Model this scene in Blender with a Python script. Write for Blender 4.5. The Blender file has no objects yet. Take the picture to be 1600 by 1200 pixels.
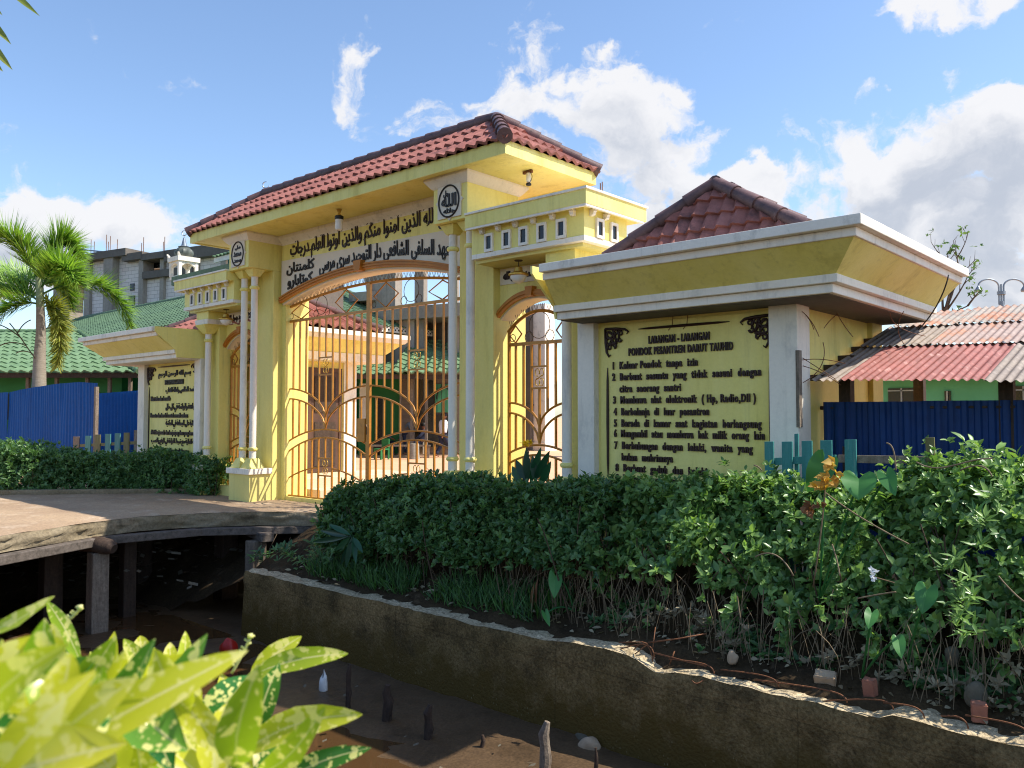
import bpy, bmesh, math, random, unicodedata
import numpy as np
from mathutils import Vector, Matrix
R = math.radians
rng = random.Random(7)
nr = np.random.default_rng(11)
scn = bpy.context.scene
col = scn.collection

# ------------------------------------------------------------------ camera
F = 1296.0; CH = 1.4
TH = math.atan(52 / F); PSI = math.atan(1160 / math.hypot(F, 52))
FH = Vector((-math.sin(PSI), math.cos(PSI), 0)); RT = Vector((math.cos(PSI), math.sin(PSI), 0)); UP = Vector((0, 0, 1))
FW = FH * math.cos(TH) + UP * math.sin(TH); UC = UP * math.cos(TH) - FH * math.sin(TH)
CAM = Vector((0, 0, CH))
cd = bpy.data.cameras.new('camera'); cam = bpy.data.objects.new('camera', cd); col.objects.link(cam)
cam.location = CAM; cam.rotation_euler = (math.pi / 2 + TH, 0, PSI)
cd.sensor_width = 36; cd.lens = 36 * F / 1600; cd.clip_start = 0.05; cd.clip_end = 3000
cd.dof.use_dof = True; cd.dof.focus_distance = 11; cd.dof.aperture_fstop = 11
scn.camera = cam

def ray(x, y): return RT * ((x - 800) / F) + UC * ((600 - y) / F) + FW
def atY(x, y, v): d = ray(x, y); return CAM + d * (v / d.y)
def atX(x, y, v): d = ray(x, y); return CAM + d * (v / d.x)
def atZ(x, y, v): d = ray(x, y); return CAM + d * ((v - CH) / d.z)
def atD(x, y, v): return CAM + ray(x, y) * v

# ------------------------------------------------------------------ light
SUN = Vector((.65, .455, 1)).normalized()
SUN_EL = math.asin(SUN.z); SUN_AZ = math.atan2(SUN.x, SUN.y)
sl = bpy.data.lights.new('sun', 'SUN'); sl.energy = 3.9; sl.angle = R(.53); sl.color = (1, .94, .84)
so = bpy.data.objects.new('sun', sl); col.objects.link(so); so.rotation_euler = SUN.to_track_quat('Z', 'Y').to_euler(); so.location = (0, 0, 40)
scn.view_settings.view_transform = 'Standard'; scn.view_settings.look = 'None'; scn.view_settings.gamma = 1
scn.view_settings.exposure = 0.85
scn.cycles.filter_width = 1.1

def make_world():
    w = bpy.data.worlds.new('World'); scn.world = w; w.use_nodes = True
    nt = w.node_tree; n = nt.nodes; L = nt.links; n.clear()
    out = n.new('ShaderNodeOutputWorld'); bg = n.new('ShaderNodeBackground'); L.new(bg.outputs[0], out.inputs[0])
    bg.inputs[1].default_value = 0.13
    sky = n.new('ShaderNodeTexSky'); sky.sky_type = 'NISHITA'; sky.sun_disc = False
    sky.sun_elevation = SUN_EL; sky.sun_rotation = SUN_AZ; sky.air_density = 1.0; sky.dust_density = .6; sky.ozone_density = 3.2
    tc = n.new('ShaderNodeTexCoord'); dirn = tc.outputs['Generated']
    def math_(op, a, b=None, c=None, clamp=False):
        m = n.new('ShaderNodeMath'); m.operation = op; m.use_clamp = clamp
        for i, v in enumerate((a, b, c)):
            if v is None: continue
            if isinstance(v, (int, float)): m.inputs[i].default_value = v
            else: L.new(v, m.inputs[i])
        return m.outputs[0]
    def vmath(op, a, b=None, s=None):
        m = n.new('ShaderNodeVectorMath'); m.operation = op
        for i, v in enumerate((a, b)):
            if v is None: continue
            if isinstance(v, (tuple, list, Vector)): m.inputs[i].default_value = tuple(v)
            else: L.new(v, m.inputs[i])
        if s is not None: m.inputs['Scale'].default_value = s
        return m
    # a wavy warp so that cloud outlines are ragged
    nz = n.new('ShaderNodeTexNoise'); nz.inputs['Scale'].default_value = 6.5; nz.inputs['Detail'].default_value = 7; nz.inputs['Roughness'].default_value = .55
    L.new(dirn, nz.inputs['Vector'])
    wob = vmath('SCALE', vmath('SUBTRACT', nz.outputs['Color'], (.5, .5, .5)).outputs[0], s=.17).outputs[0]
    dw = vmath('ADD', dirn, wob).outputs[0]
    # clouds: (pixel the direction was read from, half width, half height in radians*1296, strength)
    blobs = [(60, 350, 110, 62, 1.0), (190, 362, 90, 55, .95), (20, 425, 130, 60, .8), (290, 400, 70, 45, .6),
             (582, 118, 58, 55, .62), (700, 190, 170, 50, .42), (835, 150, 110, 65, .75), (965, 165, 120, 85, .85), (1000, 235, 110, 70, .8), (905, 260, 150, 80, .72), (740, 175, 120, 45, .55),
             (1115, 292, 75, 38, 1.0), (980, 330, 70, 40, .85),
             (1390, 275, 150, 70, 1.0), (1540, 225, 120, 70, 1.1), (1290, 320, 80, 50, .85), (1480, 320, 150, 60, .9), (1560, 400, 100, 65, 1.1), (1600, 300, 100, 100, .95), (1470, 430, 110, 60, .7),
             (1490, 10, 105, 26, .8), (1335, 152, 22, 20, .5), (1430, 155, 30, 14, .35), (240, 300, 50, 30, .3), (215, 95, 120, 30, .26), (140, 55, 60, 30, .26), (1150, 60, 200, 40, .18),
             (1700, 380, 160, 90, 1.0), (-250, 360, 200, 80, 1.0), (2200, 250, 400, 160, 1.0), (-900, 200, 400, 160, .8)]
    def field(vec):
        tot = None
        for (x, y, rx, ry, s) in blobs:
            d = ray(x, y).normalized(); e1 = Vector((d.y, -d.x, 0)).normalized(); e2 = e1.cross(d)
            q = vmath('SUBTRACT', vec, d).outputs[0]
            a = vmath('DOT_PRODUCT', q, e1 * (F / rx)).outputs['Value']; b = vmath('DOT_PRODUCT', q, e2 * (F / ry)).outputs['Value']
            c = vmath('DOT_PRODUCT', q, d * 6.0).outputs['Value']
            r2 = math_('MULTIPLY_ADD', a, a, math_('MULTIPLY_ADD', b, b, math_('MULTIPLY', c, c)))
            g = math_('MULTIPLY', math_('DIVIDE', 1.0, math_('MULTIPLY_ADD', r2, r2, 1.0)), s)
            tot = g if tot is None else math_('MAXIMUM', tot, g)
        return tot
    base = field(dw)
    fine = n.new('ShaderNodeTexNoise'); fine.inputs['Scale'].default_value = 13; fine.inputs['Detail'].default_value = 9; fine.inputs['Roughness'].default_value = .58
    mp = n.new('ShaderNodeMapping'); mp.inputs['Scale'].default_value = (1, 1, 1.5); L.new(dw, mp.inputs['Vector']); L.new(mp.outputs[0], fine.inputs['Vector'])
    dens = math_('ADD', math_('MULTIPLY', base, 1.05), math_('MULTIPLY_ADD', fine.outputs['Fac'], 2.1, -1.32))
    ramp = n.new('ShaderNodeMapRange'); ramp.interpolation_type = 'SMOOTHSTEP'; L.new(dens, ramp.inputs[0])
    ramp.inputs[1].default_value = .16; ramp.inputs[2].default_value = .5; ramp.inputs[3].default_value = 0; ramp.inputs[4].default_value = .97
    # clouds are grey where thick and away from the sun
    lit = n.new('ShaderNodeTexNoise'); lit.inputs['Scale'].default_value = 13; lit.inputs['Detail'].default_value = 8; lit.inputs['Roughness'].default_value = .55
    off = vmath('ADD', dw, tuple((SUN * .022) + Vector((0, 0, .03)))).outputs[0]
    mp2 = n.new('ShaderNodeMapping'); mp2.inputs['Scale'].default_value = (1, 1, 1.5); L.new(off, mp2.inputs['Vector']); L.new(mp2.outputs[0], lit.inputs['Vector'])
    base2 = field(off)
    d2 = math_('ADD', math_('MULTIPLY', base2, 1.05), math_('MULTIPLY_ADD', lit.outputs['Fac'], 2.1, -1.32))
    sh = n.new('ShaderNodeMapRange'); sh.interpolation_type = 'SMOOTHSTEP'; L.new(math_('MULTIPLY_ADD', d2, .95, math_('MULTIPLY', dens, .25)), sh.inputs[0]); sh.inputs[1].default_value = .25; sh.inputs[2].default_value = 1.25
    cmix = n.new('ShaderNodeMix'); cmix.data_type = 'RGBA'; L.new(sh.outputs[0], cmix.inputs[0])
    cmix.inputs[6].default_value = (4.0, 4.0, 4.1, 1); cmix.inputs[7].default_value = (2.35, 2.55, 2.95, 1)
    mix = n.new('ShaderNodeMix'); mix.data_type = 'RGBA'; L.new(ramp.outputs[0], mix.inputs[0])
    L.new(sky.outputs[0], mix.inputs[6]); L.new(cmix.outputs[2], mix.inputs[7])
    L.new(mix.outputs[2], bg.inputs[0])
make_world()

# ------------------------------------------------------------------ materials
def lin(c):
    c = c / 255.0
    return c / 12.92 if c <= .04045 else ((c + .055) / 1.055) ** 2.4
def rgb(h):
    if isinstance(h, str): return tuple(lin(int(h[i:i + 2], 16)) for i in (0, 2, 4)) + (1,)
    return tuple(h) + (1,)
MATS = {}
def material(name, c1, c2=None, scale=3.0, rough=.6, bump=.0, bscale=40.0, spots=None, sscale=8.0, samt=.5, stretch=(1, 1, 1), metal=0.0, detail=5, spec=.4, fac=(.35, .7), coord='Object', sfac=(.55, .68), grain=0.0, gscale=60.0, streak=0.0, scol='6E6440'):
    m = bpy.data.materials.new(name); m.use_nodes = True
    nt = m.node_tree; n = nt.nodes; L = nt.links; b = n['Principled BSDF']
    b.inputs['Roughness'].default_value = rough; b.inputs['Metallic'].default_value = metal; b.inputs['Specular IOR Level'].default_value = spec
    tc = n.new('ShaderNodeTexCoord')
    mp = n.new('ShaderNodeMapping'); mp.inputs['Scale'].default_value = stretch; L.new(tc.outputs[coord], mp.inputs['Vector'])
    c1 = rgb(c1); c2 = rgb(c2) if c2 else c1
    nz = n.new('ShaderNodeTexNoise'); nz.inputs['Scale'].default_value = scale; nz.inputs['Detail'].default_value = detail; nz.inputs['Roughness'].default_value = .62
    L.new(mp.outputs[0], nz.inputs['Vector'])
    mr = n.new('ShaderNodeMapRange'); mr.inputs[1].default_value = fac[0]; mr.inputs[2].default_value = fac[1]; L.new(nz.outputs['Fac'], mr.inputs[0])
    mx = n.new('ShaderNodeMix'); mx.data_type = 'RGBA'; L.new(mr.outputs[0], mx.inputs[0]); mx.inputs[6].default_value = c1; mx.inputs[7].default_value = c2
    outc = mx.outputs[2]
    if spots:
        n2 = n.new('ShaderNodeTexNoise'); n2.inputs['Scale'].default_value = sscale; n2.inputs['Detail'].default_value = 8; n2.inputs['Roughness'].default_value = .7
        L.new(mp.outputs[0], n2.inputs['Vector'])
        r2 = n.new('ShaderNodeMapRange'); r2.inputs[1].default_value = sfac[0]; r2.inputs[2].default_value = sfac[1]; r2.inputs[4].default_value = samt; L.new(n2.outputs['Fac'], r2.inputs[0])
        m2 = n.new('ShaderNodeMix'); m2.data_type = 'RGBA'; L.new(r2.outputs[0], m2.inputs[0]); L.new(outc, m2.inputs[6]); m2.inputs[7].default_value = rgb(spots)
        outc = m2.outputs[2]
    if streak:   # dirt run down the wall by rain
        ms_ = n.new('ShaderNodeMapping'); ms_.inputs['Scale'].default_value = (7, 7, .45); L.new(tc.outputs[coord], ms_.inputs['Vector']); n7 = n.new('ShaderNodeTexNoise'); n7.inputs['Scale'].default_value = 1.6; n7.inputs['Detail'].default_value = 6; n7.inputs['Roughness'].default_value = .65; L.new(ms_.outputs[0], n7.inputs['Vector'])
        r7 = n.new('ShaderNodeMapRange'); r7.inputs[1].default_value = .56; r7.inputs[2].default_value = .8; r7.inputs[4].default_value = streak; L.new(n7.outputs['Fac'], r7.inputs[0]); m7 = n.new('ShaderNodeMix'); m7.data_type = 'RGBA'; L.new(r7.outputs[0], m7.inputs[0]); L.new(outc, m7.inputs[6]); m7.inputs[7].default_value = rgb(scol); outc = m7.outputs[2]
    if grain:
        n8 = n.new('ShaderNodeTexNoise'); n8.inputs['Scale'].default_value = gscale; n8.inputs['Detail'].default_value = 4; n8.inputs['Roughness'].default_value = .7; L.new(tc.outputs[coord], n8.inputs['Vector']); r8 = n.new('ShaderNodeMapRange'); r8.inputs[1].default_value = .3; r8.inputs[2].default_value = .7; r8.inputs[3].default_value = 1 - grain; r8.inputs[4].default_value = 1 + grain * .6; L.new(n8.outputs['Fac'], r8.inputs[0])
        v8 = n.new('ShaderNodeVectorMath'); v8.operation = 'SCALE'; L.new(outc, v8.inputs[0]); L.new(r8.outputs[0], v8.inputs['Scale']); outc = v8.outputs[0]
    L.new(outc, b.inputs['Base Color'])
    if bump:
        n3 = n.new('ShaderNodeTexNoise'); n3.inputs['Scale'].default_value = bscale; n3.inputs['Detail'].default_value = 6; L.new(tc.outputs[coord], n3.inputs['Vector'])
        bp = n.new('ShaderNodeBump'); bp.inputs['Strength'].default_value = bump; bp.inputs['Distance'].default_value = .02
        L.new(n3.outputs['Fac'], bp.inputs['Height']); L.new(bp.outputs[0], b.inputs['Normal'])
    MATS[name] = m
    return m
def leaf_material(name, dark, light, trans=.3, rough=.38, spots=None, sscale=30, samt=.9, sfac=(.5, .54), tcol=None):
    m = bpy.data.materials.new(name); m.use_nodes = True
    nt = m.node_tree; n = nt.nodes; L = nt.links; b = n['Principled BSDF']; out = n['Material Output']
    at = n.new('ShaderNodeAttribute'); at.attribute_name = 'tint'
    mx = n.new('ShaderNodeMix'); mx.data_type = 'RGBA'; L.new(at.outputs['Fac'], mx.inputs[0]); mx.inputs[6].default_value = rgb(dark); mx.inputs[7].default_value = rgb(light)
    outc = mx.outputs[2]
    if spots:
        tc = n.new('ShaderNodeTexCoord')
        n2 = n.new('ShaderNodeTexNoise'); n2.inputs['Scale'].default_value = sscale; n2.inputs['Detail'].default_value = 3
        L.new(tc.outputs['Object'], n2.inputs['Vector'])
        n4 = n.new('ShaderNodeTexVoronoi'); n4.inputs['Scale'].default_value = sscale * 2.2; L.new(tc.outputs['Object'], n4.inputs['Vector'])
        ad = n.new('ShaderNodeMath'); ad.operation = 'MULTIPLY_ADD'; L.new(n4.outputs['Distance'], ad.inputs[0]); ad.inputs[1].default_value = -.35; L.new(n2.outputs['Fac'], ad.inputs[2])
        r2 = n.new('ShaderNodeMapRange'); r2.inputs[1].default_value = sfac[0] - .13; r2.inputs[2].default_value = sfac[1] - .13; r2.inputs[4].default_value = samt; L.new(ad.outputs[0], r2.inputs[0])
        m2 = n.new('ShaderNodeMix'); m2.data_type = 'RGBA'; L.new(r2.outputs[0], m2.inputs[0]); L.new(outc, m2.inputs[6]); m2.inputs[7].default_value = rgb(spots)
        outc = m2.outputs[2]
    L.new(outc, b.inputs['Base Color']); b.inputs['Roughness'].default_value = rough; b.inputs['Specular IOR Level'].default_value = .45
    tr = n.new('ShaderNodeBsdfTranslucent')
    br = n.new('ShaderNodeMix'); br.data_type = 'RGBA'; br.blend_type = 'MULTIPLY'; br.inputs[0].default_value = 1; L.new(outc, br.inputs[6]); br.inputs[7].default_value = tcol or (1.5, 1.6, .7, 1)
    L.new(br.outputs[2], tr.inputs[0])
    ms = n.new('ShaderNodeMixShader'); ms.inputs[0].default_value = trans
    L.new(b.outputs[0], ms.inputs[1]); L.new(tr.outputs[0], ms.inputs[2]); L.new(ms.outputs[0], out.inputs[0])
    MATS[name] = m
    return m

M = MATS
material('yellow_paint', 'F0E28A', 'E7D670', 1.1, .55, .12, 60, 'BDAC5C', 2.2, .4, (1.6, 1.6, .25), streak=.4, scol='9A8C54', grain=.05, gscale=25)
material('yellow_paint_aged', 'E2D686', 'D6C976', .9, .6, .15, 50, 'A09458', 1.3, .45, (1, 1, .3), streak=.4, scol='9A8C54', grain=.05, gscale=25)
material('white_paint', 'F0E6D4', 'E4DAC8', 1.5, .55, .12, 50, 'A8A39C', 3.0, .4, (1, 1, .5), streak=.4, scol='8A8478', grain=.05, gscale=25)
material('white_trim', 'F2E8D8', 'E4DACA', 2.0, .55, .1, 50, '8E8A82', 4.0, .4, (1, 1, .6), streak=.4, scol='8A8478', grain=.05, gscale=25)
material('cream_panel', 'E6D9C4', 'DCCDB6', 1.5, .6, .08, 50, streak=.3, scol='A0947E')
material('brown_letter', '3A2018', '2C1711', 6, .5)
material('black_letter', '221B18', '2E2420', 6, .5)
material('orange_trim', 'C07A24', 'AE6A1C', 3, .5, .1, 60)
material('gold_metal', 'BC7E2A', 'A66C1A', 5, .38, .05, 80, '7A4A18', 9, .5, metal=.25, spec=.6)
material('thin_iron', '5B4326', '4A3520', 8, .5, metal=.4)
material('brass', 'C9A24C', 'A98235', 8, .35, metal=.7)
material('roof_tile_red', 'A66C60', '90584C', 2.2, .65, .1, 60, '443432', 3.2, .6, (1, 1, 1), spec=.35, grain=.35, gscale=6)
material('ridge_tile', '765854', '554040', 4, .55, .15, 60, '2C2423', 5, .7, grain=.3, gscale=10)
material('roof_tile_green', '6C8862', '5A7652', 2.0, .6, .05, 60, '566E54', 2.5, .5, grain=.25, gscale=5)
material('roof_tile_green_old', '5E785A', '4E664A', 2.0, .6, .05, 60, '3E5242', 2.0, .6, grain=.25, gscale=5)
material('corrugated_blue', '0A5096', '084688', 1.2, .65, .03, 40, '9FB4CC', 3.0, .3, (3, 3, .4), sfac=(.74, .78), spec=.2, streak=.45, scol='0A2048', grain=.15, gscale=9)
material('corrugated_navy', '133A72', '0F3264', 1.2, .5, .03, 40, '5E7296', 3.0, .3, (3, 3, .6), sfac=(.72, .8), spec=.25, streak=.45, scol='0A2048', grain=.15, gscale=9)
material('tin_red', '985850', '844A42', 2, .65, .1, 60, 'C89C92', 5.0, .7, grain=.3, gscale=14)
material('tin_rust', 'A08A80', '8E766C', 2.0, .6, .1, 60, 'B67850', 2.0, .8, sfac=(.5, .64), grain=.3, gscale=14)
material('tin_brown', '948678', '80726A', 2.5, .65, .1, 60, 'B8AA9C', 5.0, .5, grain=.3, gscale=14)
material('tin_pale', 'A2988C', '8A8076', 2.5, .6, .1, 60, 'A8683F', 2.2, .9, sfac=(.46, .58), grain=.3, gscale=14)
material('concrete_raw', 'A39A8E', '877E73', .35, .8, .2, 15, '5A534C', .5, .7, (1, 1, .4), streak=.6, scol='3A3631', grain=.15, gscale=8)
material('concrete_block', 'B9AEA6', 'A89D95', .6, .85, .2, 8, '8A8078', .8, .5)
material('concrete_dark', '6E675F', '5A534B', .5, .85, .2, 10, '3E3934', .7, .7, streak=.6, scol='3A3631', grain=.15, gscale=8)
material('wood_grey', '8A7C6C', '6A5C4E', 3, .8, .3, 40, '40362C', 4, .6, (8, 8, .8), grain=.35, gscale=25)
material('wood_dark', '4A3A2E', '382A20', 3, .8, .3, 40, '241A14', 4, .6, (6, 6, .8), grain=.35, gscale=25)
material('wood_beam', '6A6058', '504840', 3, .8, .3, 30, '332C26', 3, .6, (1, 4, 4), grain=.35, gscale=25)
material('teal_wood', '3E8580', '2F726E', 3, .65, .2, 40, '8FA89A', 5, .35, (6, 6, .8))
material('olive_wood', '7A7448', '66603C', 3, .75, .2, 40, '4A4630', 4, .5, (6, 6, .8))
material('iron_rust', '7A4E30', '5C3822', 20, .7, .2, 80, 'B07A4A', 30, .5)
material('dome_dark', '5A6058', '474C45', 6, .5)
material('galvanised', '8A929A', '7A828A', 6, .4, metal=.5)
material('white_plastic', 'E8E4DC', 'D8D2C8', 5, .4)
material('black_plastic', '1A1A1A', '242424', 5, .5)
material('frosted_glass', 'E6E2DA', 'DAD4CA', 5, .3)
material('dark_opening', '17191C', '22262A', 3, .25)
material('deck_concrete', 'B09678', '987E64', .8, .8, .35, 12, 'C9B59C', 2.2, .6, (1, 1, 1), grain=.3, gscale=30)
material('slab_edge', '9A8C74', '7C6E54', 1.6, .9, .8, 14, '483E30', 2.6, .7, (1, 1, 1.5), grain=.3, gscale=30)
material('wall_mossy', '8E7650', '72603E', 1.4, .9, 1.0, 34, '463A26', 2.4, .75, (1, 1, 1.2), sfac=(.46, .62), grain=.55, gscale=38)
material('wall_crest', 'D4C2A0', 'AA9878', 9, .95, 1.0, 40, '5A4C38', 14, .7, spec=.1, grain=.55, gscale=38)  # crumbled concrete, coloured paler to stand in for sunlight on the wall top
material('soil', '4A3C2A', '32281C', 2.5, .95, .8, 16, '6A5A46', 6, .5, grain=.45, gscale=40)
material('mud', '5E4A34', '4C3A26', .9, .5, .5, 9, '3A2C1A', 1.8, .65, spec=.5, grain=.45, gscale=40)
material('sand', 'DDB08A', 'D2A37C', .5, .9, .25, 10, 'C09470', 1.2, .5, grain=.2, gscale=30)
material('terrace', 'D8C3A8', 'C9B296', 1, .8, .15, 20)
material('green_wall', '2E7A44', '276C3A', 1.0, .7, .05, 30, '2A6A3A', 2, .3)
material('mint_wall', '56A27A', '4A946C', 1.0, .7, .05, 30)
material('board_wall', '7A6A5C', '68594C', 2, .8, .2, 20, stretch=(.3, .3, 9))
material('brown_door', '5A4032', '483226', 3, .6, .1, 30, stretch=(1, 1, .3))
material('brick_red', 'A8705A', '94604C', 8, .9, .3, 40)
material('brick_tan', 'B9A184', 'A58C70', 8, .9, .3, 40)
material('stone_grey', '6E6656', '575040', 6, .9, .5, 30)
material('red_plastic', 'B0281E', '8E1E16', 6, .4)
material('skin', '8A5A40', '7A4E38', 6, .55)
material('hair', '16120F', '1E1814', 6, .6)
material('cloth_white', 'E2DCDC', 'D2CACA', 5, .85)
material('cloth_grey', '66707E', '56606E', 5, .85)
material('cloth_navy', '2A3046', '22283A', 5, .85)
material('palm_trunk', '9A9284', '827A6C', 4, .85, .4, 30, '5A5246', 6, .5, (1, 1, 6))
material('crown_shaft', '8E9870', '76825A', 4, .6, .2, 30)
material('bark', '5E5042', '483C30', 5, .9, .4, 30)
material('twig', '5A4A38', '42362A', 8, .9, .2, 40)
material('twig_pale', '8E7C62', '6E5E48', 8, .9, .2, 40)
material('chrome', 'C8CED4', 'A8B0B8', 6, .2, metal=1)
leaf_material('hedge_leaf', '385C38', '739656', .32, .36)
leaf_material('hedge_leaf_wild', '436A3C', '9ABA68', .34, .34)
leaf_material('litter_leaf', '6A5C44', 'B0A284', .15, .7)
leaf_material('grass_blade', '26481E', '55803A', .3, .5)
leaf_material('taro_leaf', '2E6A34', '5E9A50', .35, .4)
leaf_material('canna_leaf', '16382A', '2E5E3C', .25, .35)
leaf_material('dry_yellow_leaf', 'B98430', 'CDAE58', .4, .6)
leaf_material('dry_brown_leaf', '6A4428', '8E5E38', .2, .7)
leaf_material('palm_leaf', '3A6A2A', '9CBC50', .3, .4)
leaf_material('palm_leaf_dry', '66782A', '9A9A46', .35, .5)
leaf_material('petal_white', 'E8E8E4', 'FFFFFF', .3, .5, tcol=(1, 1, 1, 1))
leaf_material('petal_yellow', 'E8A810', 'F8D020', .3, .5)
leaf_material('croton_leaf', '86A828', 'DDD63E', .42, .3, 'EFE68E', 70, .85, (.47, .55))
leaf_material('croton_leaf_green', '2E7030', '6C9C38', .35, .3, 'EBE592', 85, .92, (.5, .55))
for nm_ in ('croton_leaf', 'croton_leaf_green'):
    nt_ = M[nm_].node_tree; pb = nt_.nodes['Principled BSDF']; src_ = pb.inputs['Base Color'].links[0].from_socket; ae = nt_.nodes.new('ShaderNodeAttribute'); ae.attribute_name = 'edge'; rm = nt_.nodes.new('ShaderNodeMapRange'); nt_.links.new(ae.outputs['Fac'], rm.inputs[0]); rm.inputs[1].default_value = .1; rm.inputs[2].default_value = .03; mq_ = nt_.nodes.new('ShaderNodeMix'); mq_.data_type = 'RGBA'; nt_.links.new(rm.outputs[0], mq_.inputs[0]); nt_.links.new(src_, mq_.inputs[6]); mq_.inputs[7].default_value = rgb('F0E6A0'); nt_.links.new(mq_.outputs[2], pb.inputs['Base Color'])

# ------------------------------------------------------------------ mesh helpers
class G:
    def __init__(s): s.v = []; s.f = []; s.m = []; s.cur = 0
    def add(s, vs, fs):
        o = len(s.v); s.v += [tuple(p) for p in vs]; s.f += [tuple(i + o for i in f) for f in fs]; s.m += [s.cur] * len(fs); return s
    def box(s, x0, x1, y0, y1, z0, z1):
        x0, x1 = sorted((x0, x1)); y0, y1 = sorted((y0, y1)); z0, z1 = sorted((z0, z1))
        return s.add([(x0, y0, z0), (x1, y0, z0), (x1, y1, z0), (x0, y1, z0), (x0, y0, z1), (x1, y0, z1), (x1, y1, z1), (x0, y1, z1)],
                     [(0, 3, 2, 1), (4, 5, 6, 7), (0, 1, 5, 4), (1, 2, 6, 5), (2, 3, 7, 6), (3, 0, 4, 7)])
    def obox(s, o, u, v, w):   # origin corner and three edge vectors
        o, u, v, w = map(Vector, (o, u, v, w))
        return s.add([o, o + u, o + u + v, o + v, o + w, o + u + w, o + u + v + w, o + v + w], [(0, 3, 2, 1), (4, 5, 6, 7), (0, 1, 5, 4), (1, 2, 6, 5), (2, 3, 7, 6), (3, 0, 4, 7)])
    def rings(s, rs, cap=True):   # rectangles (x0,x1,y0,y1,z) lofted
        vs = []
        for x0, x1, y0, y1, z in rs:
            x0, x1 = sorted((x0, x1)); vs += [(x0, y0, z), (x1, y0, z), (x1, y1, z), (x0, y1, z)]
        fs = []
        for i in range(len(rs) - 1):
            a = i * 4
            for k in range(4): fs.append((a + k, a + (k + 1) % 4, a + 4 + (k + 1) % 4, a + 4 + k))
        if cap: fs += [(3, 2, 1, 0), tuple(len(vs) - 4 + k for k in range(4))]
        return s.add(vs, fs)
    def prism(s, poly, y0, y1, axis='y'):  # polygon in x,z pushed along y (or in x,y along z)
        n = len(poly)
        if axis == 'y': vs = [(a, y0, b) for a, b in poly] + [(a, y1, b) for a, b in poly]
        elif axis == 'z': vs = [(a, b, y0) for a, b in poly] + [(a, b, y1) for a, b in poly]
        else: vs = [(y0, a, b) for a, b in poly] + [(y1, a, b) for a, b in poly]
        return s.add(vs, [tuple(range(n))[::-1], tuple(range(n, 2 * n))] + [(i, (i + 1) % n, n + (i + 1) % n, n + i) for i in range(n)])
    def tube(s, pts, r, n=6, caps=True, closed=False):
        pts = [Vector(p) for p in pts]; k = len(pts); rr = r if isinstance(r, (list, tuple)) else [r] * k
        vs = []; prev = None
        for i, p in enumerate(pts):
            if closed: t = pts[(i + 1) % k] - pts[i - 1]
            else: t = pts[min(i + 1, k - 1)] - pts[max(i - 1, 0)]
            t.normalize()
            a = prev if prev is not None else (Vector((0, 0, 1)) if abs(t.z) < .9 else Vector((1, 0, 0)))
            e1 = (a - t * a.dot(t)); 
            if e1.length < 1e-5: e1 = Vector((1, .3, 0)) - t * t.x
            e1.normalize(); prev = e1; e2 = t.cross(e1)
            for j in range(n):
                q = 2 * math.pi * (j + .5) / n; vs.append(p + (e1 * math.cos(q) + e2 * math.sin(q)) * rr[i])
        fs = []
        for i in range(k if closed else k - 1):
            a = i * n; b = ((i + 1) % k) * n
            for j in range(n): fs.append((a + j, a + (j + 1) % n, b + (j + 1) % n, b + j))
        if caps and not closed: fs += [tuple(range(n))[::-1], tuple((k - 1) * n + j for j in range(n))]
        return s.add(vs, fs)
    def lathe(s, prof, cx, cy, n=20):
        vs = []; fs = []
        for r, z in prof:
            for j in range(n): q = 2 * math.pi * j / n; vs.append((cx + r * math.cos(q), cy + r * math.sin(q), z))
        for i in range(len(prof) - 1):
            for j in range(n): fs.append((i * n + j, i * n + (j + 1) % n, (i + 1) * n + (j + 1) % n, (i + 1) * n + j))
        fs += [tuple(range(n))[::-1], tuple((len(prof) - 1) * n + j for j in range(n))]
        return s.add(vs, fs)
    def strip(s, a, b):   # quad strip between two point lists
        n = len(a); return s.add(list(a) + list(b), [(i, i + 1, n + i + 1, n + i) for i in range(n - 1)])

WO = {}
def thing(name, label, cat, loc, group=None, kind=None):
    o = bpy.data.objects.new(name, None); o.empty_display_size = .1; col.objects.link(o); o.location = loc; WO[o.name] = Vector(loc)
    o['label'] = label; o['category'] = cat
    if group: o['group'] = group
    if kind: o['kind'] = kind
    return o
def link_mesh(name, me, mats, parent=None, loc=None):
    o = bpy.data.objects.new(name, me)
    for m in (mats if isinstance(mats, (list, tuple)) else [mats]): me.materials.append(M[m] if isinstance(m, str) else m)
    col.objects.link(o)
    off = WO[parent.name] if parent else Vector(loc or (0, 0, 0))
    me.transform(Matrix.Translation(-off)); WO[o.name] = off
    if parent: o.parent = parent
    else: o.location = off
    return o
def build(name, g, mats, parent=None, loc=None, smooth=False, fix=True, bevel=0):
    me = bpy.data.meshes.new(name); me.from_pydata(g.v, [], g.f)
    if fix:
        bm = bmesh.new(); bm.from_mesh(me); bmesh.ops.recalc_face_normals(bm, faces=bm.faces); bm.to_mesh(me); bm.free()
    if g.m and max(g.m) > 0: me.polygons.foreach_set('material_index', g.m)
    o = link_mesh(name, me, mats, parent, loc)
    if smooth:
        me.polygons.foreach_set('use_smooth', [True] * len(me.polygons))
        if smooth != 'all': me.set_sharp_from_angle(angle=R(38))
    if bevel:
        b = o.modifiers.new('bevel', 'BEVEL'); b.width = bevel; b.segments = 2; b.limit_method = 'ANGLE'; b.angle_limit = R(40)
    return o
def single(name, label, cat, g, mats, loc, group=None, kind=None, **k):
    o = build(name, g, mats, None, loc, **k); o['label'] = label; o['category'] = cat
    if group: o['group'] = group
    if kind: o['kind'] = kind
    return o
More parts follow.
